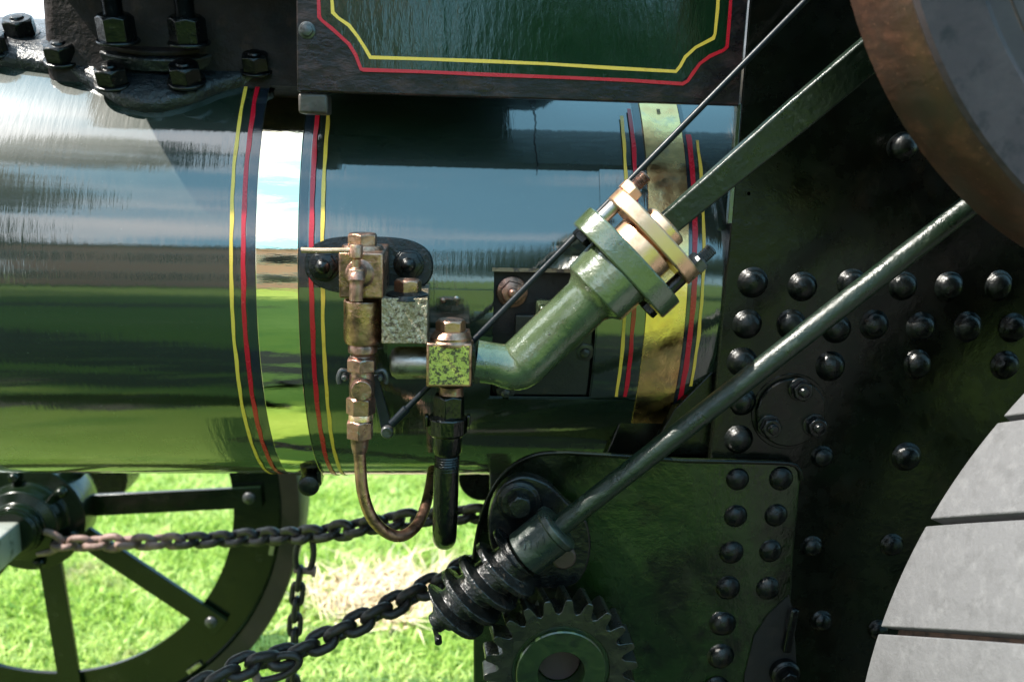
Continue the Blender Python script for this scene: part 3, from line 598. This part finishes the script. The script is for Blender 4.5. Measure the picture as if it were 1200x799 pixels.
vlathe(421.5,511,530,YU,[(511,12),(514,11),(524,10),(530,8.5)],'copper','pipe_tail')
dp = smooth_path([W(x,y,Y_) for x, y, Y_ in ((421,516,1.272),(422,540,1.272),(425,575,1.272),(435,605,1.275),(452,623,1.285),(470,628,1.30),(486,618,1.33),(496,600,1.37),(503,575,1.43),(507,550,1.50))], 7)
bm = new(); tube(bm, dp, .0092, 18); part('drain_pipe', bm, 'bronze', VC, ang=70, label='thin U-shaped copper drain pipe')
# black feed pipe
vlathe(529,452,463,YU,[(452,15),(457,14),(463,15)],'copper','pipe_neck'); 
vnut(526, 461, 487, YU, 34, 'gloss_black', 'union_nut', .3)
bm = new(); c = W(524, 509, YU); h = W(524,486,YU).z-c.z
lathe(bm, c, (0,0,1), [(0,.026),(.003,.030),(h-.003,.0305),(h,.026)], 10); part('union_collar', bm, 'gloss_black', VC, bevel=.0015)
for x in (500, 549):
    c2 = W(x, 492, YU); bm = new(); box(bm, c2, (.006,.014,.018)); part('collar_lug', bm, 'gloss_black', VC, bevel=.002)
vlathe(524.5,508,532,YU,[(508,17.5),(528,17.5),(532,15)],'gloss_black','pipe_socket',30,bevel=.0008)
vlathe(524,530,549,YU,[(y, 15.4 if i%2 else 14.3) for i, y in enumerate(np.linspace(530,549,14))],'gloss_black','threaded_neck',26)
fp = smooth_path([W(x,y,Y_) for x, y, Y_ in ((523.5,545,1.272),(522.5,580,1.272),(521.5,610,1.275),(521,626,1.29),(521,630,1.33),(522,628,1.40))], 7)
bm = new(); tube(bm, fp, .0193, 26); part('feed_pipe', bm, 'gloss_black', VC, ang=70, label='wet-looking black feed pipe bending back')

# ---- cock linkage and long thin rod
YK = 1.325
LK = empty('cock_linkage', W(455,503,YK), None, None); LK.parent = eng; LK.location = WL[LK.name]-WL[eng.name]; LK['label'] = 'thin dark control rod with flat lever'
a, b = W(438,440,YK), W(454,505,YK-.004); d = (b-a).normalized(); s_ = Vector((d.z,0,-d.x)); bm = new(); prism(bm, [a-s_*.006, a+s_*.006, b+s_*.009, b+d*.008, b-s_*.009], (0,.006,0)); part('flat_lever', bm, 'thin_rod', LK, bevel=.001)
bm = new(); lathe(bm, b+Vector((0,.004,0)), (0,-1,0), [(0,.010),(.012,.010),(.014,.008)], 16); part('pivot_pin', bm, 'grey_nut', LK, bevel=.0005)
r0, r1 = W(459,497,YK-.005), W(945,0,YK-.005); rdv = (r1-r0).normalized(); bm = new(); lathe(bm, r0, rdv, [(0,.007),(.034,.0075),(.036,.0048),((r1-r0).length+.3,.0048)], 16); part('control_rod', bm, 'thin_rod', LK)

# ---- flywheel
FC = Vector((.98, 0, EYE+.402)); bm = new()
fy0, fy1 = 1.05, .945; Rf = .554
prof = [(0,.44),(0,Rf-.012),(.006,Rf),(.03,Rf+.001),(.065,Rf-.002),(.095,Rf-.008),(.105,Rf-.015)]
lathe(bm, (FC.x, fy0, FC.z), (0,-1,0), prof+[(.105,.30)], 160, cap=False); fl = part('flywheel', bm, 'fly_rim', ang=40, label='large flywheel with rusty brown rim and grey face')
bm = new(); lathe(bm, (FC.x, fy1, FC.z), (0,-1,0), [(-.04,.33),(.0,.405),(.001,.418),(.001,.438),(-.001,.440),(.001,.442),(.001,.462),(.007,.470),(.007,Rf-.019),(0,Rf-.0155)], 160, cap=False); part('flywheel_face', bm, 'fly_face', fl, ang=25, label='dark grey machined face of the flywheel')
bm = new()
for k in range(5):
    a = rad(60+72*k); d = Vector((cos(a),0,sin(a))); c = Vector((FC.x, .985, FC.z)); lathe(bm, c+d*.06, d, [(0,.045),(.38,.032)], 16)
    part('flywheel_spoke', bm, 'fly_inner', fl); bm = new()
lathe(bm, (FC.x, 1.08, FC.z), (0,-1,0), [(0,.10),(.19,.10),(.19,.045),(.22,.045),(.22,0)], 48, cap=False); part('flywheel_hub', bm, 'fly_inner', fl)
bm = new(); lathe(bm, (FC.x, 1.07, FC.z), (0,1,0), [(0,.04),(.4,.04)], 24); part('crankshaft', bm, 'steel', fl)
bm = new(); lathe(bm, (FC.x, 1.06, FC.z), (0,-1,0), [(0,.05),(0,.40),(.01,.40),(.01,.05)], 60, cap=False); part('flywheel_web', bm, 'fly_inner', fl)
# ---- rear wheel (near side)
RC = Vector((1.505, 0, EYE-.843)); RR = .867; RW0, RW1 = 1.15, .74; sk = rad(36.3)
bm = new(); lathe(bm, (RC.x, RW0-.006, RC.z), (0,-1,0), [(0,.70),(0,RR-.026),(.39,RR-.026),(.39,.70),(.36,.70),(.36,.80),(.03,.80),(.03,.70)], 140, cap=False); rw = part('rear_wheel', bm, 'tread_gap', ang=30, label='rear wheel with pale grey diagonal tread blocks')
tp = rad(11.95); tgap = rad(.78)
def tread(k):
    a1 = rad(35.0)-k*tp - tgap*.2; a0 = a1-tp+tgap; bm = new(); nu, nv = 8, 6; lay = []
    for r in (RR, RR-.0275):
        lay.append([[bm.verts.new(Vector((RC.x-r*cos(a0+(a1-a0)*i/nu+sk*(RW0-y)), y, RC.z+r*sin(a0+(a1-a0)*i/nu+sk*(RW0-y))))) for i in range(nu+1)] for y in [RW0+(RW1-RW0)*j/nv for j in range(nv+1)]])
    T, Bt = lay
    for j in range(nv):
        for i in range(nu):
            bm.faces.new((T[j][i], T[j][i+1], T[j+1][i+1], T[j+1][i])); bm.faces.new((Bt[j][i+1], Bt[j][i], Bt[j+1][i], Bt[j+1][i+1]))
    for i in range(nu): bm.faces.new((T[0][i+1], T[0][i], Bt[0][i], Bt[0][i+1])); bm.faces.new((T[nv][i], T[nv][i+1], Bt[nv][i+1], Bt[nv][i]))
    for j in range(nv): bm.faces.new((T[j][0], T[j+1][0], Bt[j+1][0], Bt[j][0])); bm.faces.new((T[j+1][nu], T[j][nu], Bt[j][nu], Bt[j+1][nu]))
    return bm
for k in range(-6, 8): part('tread_block', tread(k), 'rubber', rw, bevel=.0022)
for k in range(8):
    a = rad(45*k+10); d = Vector((cos(a),0,sin(a))); bm = new(); f = frame(Vector((RC.x,.94,RC.z))+d*.42, d, (0,1,0)); box(bm, (0,0,0), (.02,.09,.72), f); part('wheel_spoke', bm, 'wheel_green', rw, bevel=.002)
bm = new(); lathe(bm, (RC.x, 1.2, RC.z), (0,-1,0), [(0,.13),(.5,.13),(.52,.09)], 40); part('wheel_hub', bm, 'wheel_green', rw)

# ---- front wheel (far side)
YF = 2.40; HC = W(45, 598, YF-.02); FR = HC.z
FRr = FR; bm = new()
lathe(bm, (HC.x, YF+.16, HC.z), (0,-1,0), [(0,FR-.055),(0,FR-.006),(.008,FR),(.152,FR),(.16,FR-.006),(.16,FR-.056)], 120, cap=False); fw = part('front_wheel', bm, 'tyre', ang=40, label='far front wheel with flat green spokes and brown tyre')
bm = new(); lathe(bm, (HC.x, YF+.15, HC.z), (0,-1,0), [(0,FR-.066),(0,FR-.054),(.142,FR-.054),(.144,FR-.062),(.135,FR-.066),(.135,FR-.195),(.122,FR-.195),(.122,FR-.066),(0,FR-.0661)], 120, cap=False); part('wheel_felloe', bm, 'wheel_green', fw, ang=30)
for k, dg in enumerate((3,-38,-86,-130,-175,-220,-265,-310)):
    a = rad(dg); d = Vector((cos(a),0,sin(a))); f = frame(Vector((HC.x,YF+.002,HC.z))+d*(.12+(FR-.11-.12)/2), d, (0,1,0)); bm = new(); box(bm, (0,0,0), (.016,.062,FR-.11-.12), f); part('wheel_spoke', bm, 'wheel_green', fw, bevel=.002)
    c = Vector((HC.x,YF-.008,HC.z))+d*(FR-.145); bm = new(); lathe(bm, c, (0,-1,0), [(0,.018),(.006,.015),(.010,.006)], 16); part('spoke_rivet', bm, 'grey_nut', fw)
    d2 = Vector((cos(a-.25),0,sin(a-.25))); c = Vector((HC.x,YF+.012,HC.z))+d2*(FR-.075); bm = new(); box(bm, (0,0,0), (.012,.014,.05), frame(c, d2.cross(Vector((0,1,0))), (0,1,0))); part('rim_cleat', bm, 'steel', fw, bevel=.001)
bm = new(); lathe(bm, (HC.x, YF+.12, HC.z), (0,-1,0), [(0,.10),(.04,.125),(.10,.145),(.17,.145),(.175,.15),(.20,.15),(.205,.11),(.225,.10),(.25,.098),(.26,.07),(.285,.068)], 56); part('wheel_hub', bm, 'wheel_green', fw, bevel=.003)
bm = new(); lathe(bm, (HC.x, YF-.145, HC.z), (0,-1,0), [(0,.066),(.025,.062),(.030,.055),(.030,.0)], 40, cap=False); part('hub_collar', bm, 'wheel_green', fw)
for k in range(6):
    a = rad(40+60*k); bm = new(); c = Vector((HC.x+.125*cos(a), YF-.08, HC.z+.125*sin(a))); lathe(bm, c, (0,-1,0), [(0,.017),(.014,.016),(.022,.010),(.024,.003)], 16); part('hub_bolt', bm, 'wheel_green', fw)
bm = new(); e = Vector((HC.x-.015, YF-.155, HC.z-.01)); box(bm, (e.x, e.y-.55, e.z), (.075, 1.10, .085)); part('front_axle', bm, 'axle', bevel=.006, segs=3, label='pale worn square front axle')
bm = new(); lathe(bm, W(112, 560, 2.78), (0,1,0), [(0,.10),(.14,.10),(.14,.06)], 30); part('axle_bracket', bm, 'black', bevel=.004)
bm = new(); lathe(bm, W(566, 560, 1.86), (0,1,0), [(0,.055),(.03,.055),(.03,.03),(.4,.03)], 30); part('chain_barrel', bm, 'black', bevel=.003, label='dark end of the chain barrel')
bm = new(); prism(bm, [W(x,y,1.62) for x, y in ((574,556),(604,550),(600,720),(574,720))], (0,.02,0)); part('barrel_hanger', bm, 'pad', bevel=.002)

# ================================================================ CHAINS
def link_bm(lo, wo, wr):
    bm = new(); hl, hw = lo/2-wr-(wo/2-wr), wo/2-wr; pts = []
    for k in range(9): a = -pi/2+pi*k/8; pts.append(Vector((hl+hw*cos(a), hw*sin(a), 0)))
    for k in range(9): a = pi/2+pi*k/8; pts.append(Vector((-hl+hw*cos(a), hw*sin(a), 0)))
    return tube(bm, pts, wr, 10, closed=True)
base_link = {}
def chain(name, pts, pitch, lo, wo, wr, label, twist=0, first=None, m='shaded_greasy_chain', rusty=0):
    pts = smooth_path(pts, 30); acc = [0]
    for a, b in zip(pts, pts[1:]): acc.append(acc[-1]+(b-a).length)
    T = acc[-1]; n = max(2, int(round(T/pitch))); root = empty(name, pts[0], label, 'chain', 'steering chains under the boiler')
    def at(s):
        for i in range(len(acc)-1):
            if acc[i+1] >= s: t = (s-acc[i])/max(1e-9, acc[i+1]-acc[i]); return pts[i].lerp(pts[i+1], t), (pts[i+1]-pts[i]).normalized()
        return pts[-1], (pts[-1]-pts[-2]).normalized()
    for k in range(n):
        m = 'chain' if k < rusty else 'shaded_greasy_chain'; key = (lo, m)  # first links painted pale as if sunlit, the rest dark as if shaded
        c, d = at((k+.5)*T/n)
        rot = frame((0,0,0), d, (0,-1,0)).to_3x3(); mm = Matrix((rot.col[2], rot.col[0], rot.col[1])).transposed()   # link x along d
        tw = twist+(pi/2 if k % 2 else 0)+random.uniform(-.16,.16); e = (mm @ Matrix.Rotation(tw, 3, 'X') @ Matrix.Rotation(random.uniform(-.05,.05), 3, 'Z')).to_euler()
        if key not in base_link: o = obj('chain_link', link_bm(lo, wo, wr), m, root, ang=80); base_link[key] = o; WL[o.name] = c; o.location = c-WL[root.name]; o.rotation_euler = e
        else: clone(base_link[key], c, root, rot=e)
    return root
LKD = (.074, .056, .0100)
chain('steering_chain', [W(66,637,2.27), W(200,634,2.22), W(300,629,2.08), W(380,624,1.91), W(460,611,1.83), W(530,604,1.77), W(590,600,1.70)], .0435, *LKD, 'rusty chain running level from the front axle, its left end painted paler as if in sun', twist=0.2, rusty=8)
chain('steering_chain', [W(225,812,1.52), W(290,778,1.56), W(345,765,1.60), W(430,724,1.64), W(520,678,1.70), W(590,640,1.74)], .0405, *LKD, 'dark rusty chain slanting down to the lower left', twist=.72)
chain('hanging_chain', [W(352,668,1.95), W(347,710,1.945), W(345,755,1.94), W(343,830,1.93)], .041, .068, .038, .0066, 'thinner chain hanging straight down between the other two chains', twist=0)
# shackles
def shackle(c, s, rotz, root_name, label):
    bm = new(); tube(bm, [Vector((s*cos(t)*.36, 0, s*sin(t)*.85)) for t in [rad(a) for a in range(-50, 231, 14)]], s*.13, 12)
    bmesh.ops.rotate(bm, verts=bm.verts[:], cent=(0,0,0), matrix=Matrix.Rotation(rotz, 3, 'Y')); bmesh.ops.translate(bm, verts=bm.verts[:], vec=c)
    o = obj(root_name, bm, 'shaded_greasy_chain', None, ang=80); tag(o, label, 'shackle'); 
    bm = new(); a = Matrix.Rotation(rotz, 3, 'Y') @ Vector((-.36*s,0,-.68*s)); b = Matrix.Rotation(rotz, 3, 'Y') @ Vector((.5*s,0,-.68*s)); lathe(bm, Vector(c)+a, b-a, [(0,s*.15),((b-a).length*.85,s*.15),((b-a).length*.86,s*.24),((b-a).length,s*.24)], 12); obj('shackle_pin', bm, 'chain', o)
shackle(W(357,650,1.95), .058, .1, 'chain_shackle', 'dark shackle joining the thin hanging chain to the level chain')
shackle(W(322,782,1.575), .06, 1.2, 'chain_shackle', 'rusty shackle on the slanting lower chain near the bottom edge')
bm = new(); tube(bm, smooth_path([W(38,618,2.27), W(30,634,2.26), W(36,625,2.26), W(56,623,2.26), W(72,634,2.265), W(62,645,2.27), W(44,648,2.27)], 6), .0095, 12); obj('end_shackle', bm, 'chain', None, ang=80)
tag(bpy.data.objects['end_shackle'], 'sunlit open shackle at the chain end beside the wheel hub', 'shackle')

# ================================================================ GROUND, GRASS
bm = new(); bmesh.ops.create_grid(bm, x_segments=60, y_segments=60, size=400); 
g = obj('ground', bm, 'ground', None, smooth=False); tag(g, 'mown green lawn the engine stands on', 'ground', kind='structure'); g.location.z = 0
def blades(name, n, xr, yr, h0, h1, wd, m, label, cat, keep=None, flat=.45):
    x = rng.uniform(*xr, n); y = rng.uniform(*yr, n)
    if keep is not None: k = keep(x, y); x, y = x[k], y[k]; n = len(x)
    a = rng.uniform(0, 2*pi, n); h = rng.uniform(h0, h1, n); w = wd*rng.uniform(.6, 1.3, n); ln = rng.normal(0, flat, (n, 2))*h[:, None]
    dx, dy = np.cos(a)*w, np.sin(a)*w; z0 = np.zeros(n)-.004
    v = np.stack([np.stack([x-dx, y-dy, z0],1), np.stack([x+dx, y+dy, z0],1), np.stack([x+dx*.8+ln[:,0]*.45, y+dy*.8+ln[:,1]*.45, h*.6],1), np.stack([x-dx*.8+ln[:,0]*.45, y-dy*.8+ln[:,1]*.45, h*.6],1), np.stack([x+ln[:,0], y+ln[:,1], h],1)],1).reshape(-1,3)
    b = np.arange(n)*5; quads = np.stack([b, b+1, b+2, b+3],1); tris = np.stack([b+3, b+2, b+4],1)
    me = bpy.data.meshes.new(name); me.vertices.add(n*5); me.vertices.foreach_set('co', v.ravel().astype('f'))
    lv = np.concatenate([quads.ravel(), tris.ravel()]).astype('i'); me.loops.add(len(lv)); me.loops.foreach_set('vertex_index', lv)
    st = np.concatenate([np.arange(n)*4, n*4+np.arange(n)*3]).astype('i'); me.polygons.add(2*n); me.polygons.foreach_set('loop_start', st)
    me.update(calc_edges=True); me.validate(); me.materials.append(M[m]); o = bpy.data.objects.new(name, me); C.objects.link(o); tag(o, label, cat, kind='stuff'); return o
def gp(px, py):
    v = ray(px, py); t = -EYE/v.z; return v.x*t, v.y*t
pcx, pcy = gp(455, 698); prx, pry = abs(gp(370, 698)[0]-pcx)*1.1, abs(gp(455, 655)[1]-pcy)*.75
def patch(name, pts, m, label):
    P_ = smooth_path([(x, y, .004) for x, y in pts], 14, True); rr = random.Random(len(name)+len(pts)); bm = new(); c = sum(P_, Vector())/len(P_)
    bm.faces.new([bm.verts.new(q+Vector((rr.uniform(-.07,.07), rr.uniform(-.07,.07), 0))) for q in P_]); tag(obj(name, bm, m, smooth=False), label, name.replace('_', ' '), kind='structure')
patch('mud_track', [(-9,-2.1),(-5,-1.9),(-2.6,-1.55),(-1.2,-.75),(-.3,-.35),(.3,-1.1),(2.2,-1.9),(6,-2.3),(7,-.2),(6,1.6),(2.5,1.7),(.4,1.75),(-.1,1.5),(-.15,.7),(-.45,.45),(-1.4,.10),(-3,-.5),(-6,-.7),(-9,-.9)], 'shade', 'dark shade painted on the lawn beside the engine')  # dark sheets added as painted lawn shade, to darken the boiler's reflections
patch('mud_track', [(-9,-4.6),(-5,-4.3),(-2,-4.6),(-1.4,-4.3),(-2.6,-3.8),(-6,-3.6),(-9,-3.9)], 'shade', 'second dark patch of painted shade further out in the lawn')
patch('mud_track', [(-5,.16),(-2.6,.28),(-1.5,.20),(-.75,.38),(-.5,.52),(-1.1,.60),(-2.2,.52),(-3.5,.60),(-5,.5)], 'shade', 'narrow ragged streak of painted shade between the first patch and the boiler')
patch('mud_track', [(-3.4,.80),(-1.6,.78),(-.7,.84),(-.6,.98),(-1.5,1.02),(-3.2,1.05)], 'shade', 'short dark strip of painted shade below the boiler')
bm = new(); vs = [bm.verts.new((pcx+prx*cos(t)*(1+.18*sin(3*t)+.1*sin(7*t+1)), pcy+pry*sin(t)*(1+.2*sin(4*t+2)+.12*sin(9*t)), .004)) for t in [2*pi*k/60 for k in range(60)]]; bm.faces.new(vs)
tag(obj('bare_patch', bm, 'earth', smooth=False), 'dry pale bare patch worn in the lawn', 'bare earth', kind='structure')
dpatch = lambda x, y: ((x-pcx)/prx)**2+((y-pcy)/pry)**2
blades('grass', 170000, (-4.2, 1.4), (2.2, 8.5), .015, .050, .0055, 'grass', 'bright green short grass of the lawn under and beyond the engine', 'grass', keep=lambda x, y: (np.abs(x+.35-(y-2)*-.15) < 1.2+.45*(y-2)) & (dpatch(x, y) > rng.uniform(.1, 1.5, len(x))), flat=.8)
blades('dry_grass', 5000, (pcx-2*prx, pcx+2*prx), (pcy-2*pry, pcy+2*pry), .015, .08, .005, 'straw', 'pale dry straw stalks lying on the bare patch', 'dry grass', flat=1.6, keep=lambda x, y: dpatch(x, y) < rng.uniform(.2, 1.8, len(x)))

# ================================================================ SURROUNDINGS (mirrored in the paint and brass)
def tree(x, y, h, r, label, seed, n=8500):
    rs = random.Random(seed); nr = np.random.default_rng(seed); root = empty('tree', (x, y, 0), label, 'tree', 'trees around the lawn')
    bm = new(); tube(bm, [(x,y,-.1),(x+.1,y,h*.25),(x-.05,y+.1,h*.5),(x,y,h*.8)], [h*.028,h*.022,h*.016,h*.006], 12); cl = []
    for k in range(9):
        a = rs.random()*6.28; z0 = h*rs.uniform(.28,.6); e = Vector((x+cos(a)*r*rs.uniform(.45,.85), y+sin(a)*r*rs.uniform(.45,.85), z0+h*rs.uniform(.12,.3))); tube(bm, [(x,y,z0), Vector((x,y,z0)).lerp(e,.5)+Vector((0,0,.2)), e], [h*.010,h*.007,h*.003], 7); cl.append(e)
    obj('trunk', bm, 'bark', root)
    cs = [np.array(c) for c in cl]+[np.array((x+rs.uniform(-.5,.5)*r, y+rs.uniform(-.5,.5)*r, h*rs.uniform(.55,.93))) for _ in range(9)]
    P_ = []; per = n//len(cs)
    for c in cs: d = nr.normal(0,1,(per,3)); d /= np.linalg.norm(d,axis=1)[:,None]; P_.append(c+d*(nr.uniform(.2,1,(per,1))**.5)*r*nr.uniform(.32,.48)*np.array((1,1,.75)))
    P_ = np.concatenate(P_); n2 = len(P_); u = nr.normal(0,1,(n2,3)); u /= np.linalg.norm(u,axis=1)[:,None]; w = np.cross(u, nr.normal(0,1,(n2,3))); w /= np.linalg.norm(w,axis=1)[:,None]; s = nr.uniform(.08,.16,(n2,1))*h/9
    v = np.stack([P_-u*s, P_+w*s*.7, P_+u*s, P_-w*s*.7],1).reshape(-1,3); me = bpy.data.meshes.new('crown'); me.from_pydata(v.tolist(), [], np.arange(n2*4).reshape(-1,4).tolist()); obj('crown', me, 'leaf', root, smooth=False)
tree(-8.5, -5.5, 10, 3.2, 'nearest leafy tree mirrored dark at the left of the boiler', 1)
tree(-3.9, -1.3, 6.9, 2.0, 'leafy tree closest to the camera side, shading the near lawn', 11, 12000)
tree(-6.0, -3.6, 7.4, 2.4, 'dense tree nearest the front of the engine, shading the lawn', 12, 11000)
tree(-15, -3, 12, 3.8, 'tall tree mirrored beyond the nearest one', 2)
tree(-12, -15, 9, 3.2, 'broad tree left of the brick house, mirrored in the boiler', 3)
tree(2.5, -11, 5.2, 2.6, 'round tree right of the brick house', 4)
tree(6.5, -11, 5.4, 2.8, 'wide tree at the far side of the lawn', 5)
tree(11, -10, 6, 3, 'tree furthest to the right of the lawn', 6)
tree(-20, -12, 11, 4, 'tall tree furthest to the left of the lawn', 8)
hs = empty('brick_house', (-5, -17, 0), 'red brick house across the lawn, mirrored as a salmon streak in the brass band', 'house')
bm = new(); box(bm, (-5,-17,2.7), (8,5,5.4)); obj('wall', bm, 'brick', hs, smooth=False)
bm = new(); box(bm, (-5,-17,5.5), (8.5,5.5,.22)); obj('roof', bm, 'slate', hs, smooth=False)
for x in (-7.8,-5.4,-3.2,-1.8):
    for z in (1.4, 3.9):
        bm = new(); box(bm, (x,-14.48,z), (.95,.06,1.25)); wn = obj('window', bm, 'white', hs, smooth=False); bm = new(); box(bm, (x,-14.44,z), (.8,.03,1.1)); obj('pane', bm, 'glass', wn, smooth=False)
tn = empty('marquee', (-11, -10, 0), 'white canvas marquee on the lawn, mirrored at the left of the boiler', 'marquee')
bm = new(); box(bm, (-11,-10,1.1), (3.6,3,2.2)); obj('canvas_wall', bm, 'white', tn, smooth=False)
bm = new(); lathe(bm, (-11,-10,2.21), (0,0,1), [(0,2.7),(1.3,.05)], 4, phase=pi/4); obj('canvas_roof', bm, 'white', tn, smooth=False)

# ================================================================ LIGHT, SKY, CAMERA
sc = bpy.context.scene
Ld = Vector((-.57, -.035, .80)).normalized()
sun = bpy.data.lights.new('sun', 'SUN'); sun.energy = 5.0; sun.angle = rad(.55); sun.color = (1, .95, .86)
so = bpy.data.objects.new('sun', sun); C.objects.link(so); so.rotation_euler = Ld.to_track_quat('Z', 'Y').to_euler(); so.location = (-3,0,6)
w = bpy.data.worlds.new('World'); sc.world = w; w.use_nodes = True; nt = w.node_tree; L = nt.links.new; bg = nt.nodes['Background']
sk_ = nd(nt, 'ShaderNodeTexSky'); sk_.sky_type = 'NISHITA'; sk_.sun_disc = False; sk_.sun_elevation = math.asin(Ld.z); sk_.sun_rotation = atan2(Ld.x, Ld.y) % (2*pi); sk_.air_density = 1.0; sk_.dust_density = .6
tc = nd(nt, 'ShaderNodeTexCoord'); mp = nd(nt, 'ShaderNodeMapping'); mp.inputs['Scale'].default_value = (1,1,2.2); L(tc.outputs['Generated'], mp.inputs['Vector'])
nz = nd(nt, 'ShaderNodeTexNoise', Scale=1.9, Detail=9, Roughness=.55); L(mp.outputs[0], nz.inputs['Vector'])
mr = nd(nt, 'ShaderNodeMapRange'); mr.inputs['From Min'].default_value = .52; mr.inputs['From Max'].default_value = .66; mr.inputs['To Min'].default_value = .04; 
sx = nd(nt, 'ShaderNodeSeparateXYZ'); L(tc.outputs['Generated'], sx.inputs[0]); ma = nd(nt, 'ShaderNodeMath', operation='MULTIPLY_ADD'); L(sx.outputs['X'], ma.inputs[0]); ma.inputs[1].default_value = -.75; ma.inputs[2].default_value = -.06; cl = nd(nt, 'ShaderNodeClamp'); cl.inputs['Min'].default_value = -.10; cl.inputs['Max'].default_value = .115; L(ma.outputs[0], cl.inputs['Value']); ad = nd(nt, 'ShaderNodeMath', operation='ADD'); L(cl.outputs[0], ad.inputs[0]); L(nz.outputs['Fac'], ad.inputs[1]); L(ad.outputs[0], mr.inputs['Value'])
mx = nd(nt, 'ShaderNodeMix', data_type='RGBA'); L(mr.outputs[0], mx.inputs[0]); 
m0 = nd(nt, 'ShaderNodeMix', data_type='RGBA'); m0.inputs[0].default_value = .55; L(sk_.outputs[0], m0.inputs[6]); m0.inputs[7].default_value = (2.3, 6.6, 8.8, 1); L(m0.outputs[2], mx.inputs[6]); mx.inputs[7].default_value = (9, 9.3, 9.8, 1); L(mx.outputs[2], bg.inputs['Color']); bg.inputs['Strength'].default_value = .125
cam = bpy.data.cameras.new('camera'); co = bpy.data.objects.new('camera', cam); C.objects.link(co); sc.camera = co
m = Matrix((RT, UP, -FW)).transposed().to_4x4(); m.translation = Vector((0,0,EYE)); co.matrix_world = m
cam.sensor_width = 36; cam.lens = F/1200*36; cam.clip_end = 2000; cam.clip_start = .05
cam.dof.use_dof = True; cam.dof.focus_distance = 1.36; cam.dof.aperture_fstop = 3.2
sc.view_settings.view_transform = 'Standard'; sc.view_settings.look = 'None'; sc.view_settings.gamma = 1; sc.view_settings.exposure = 1.38
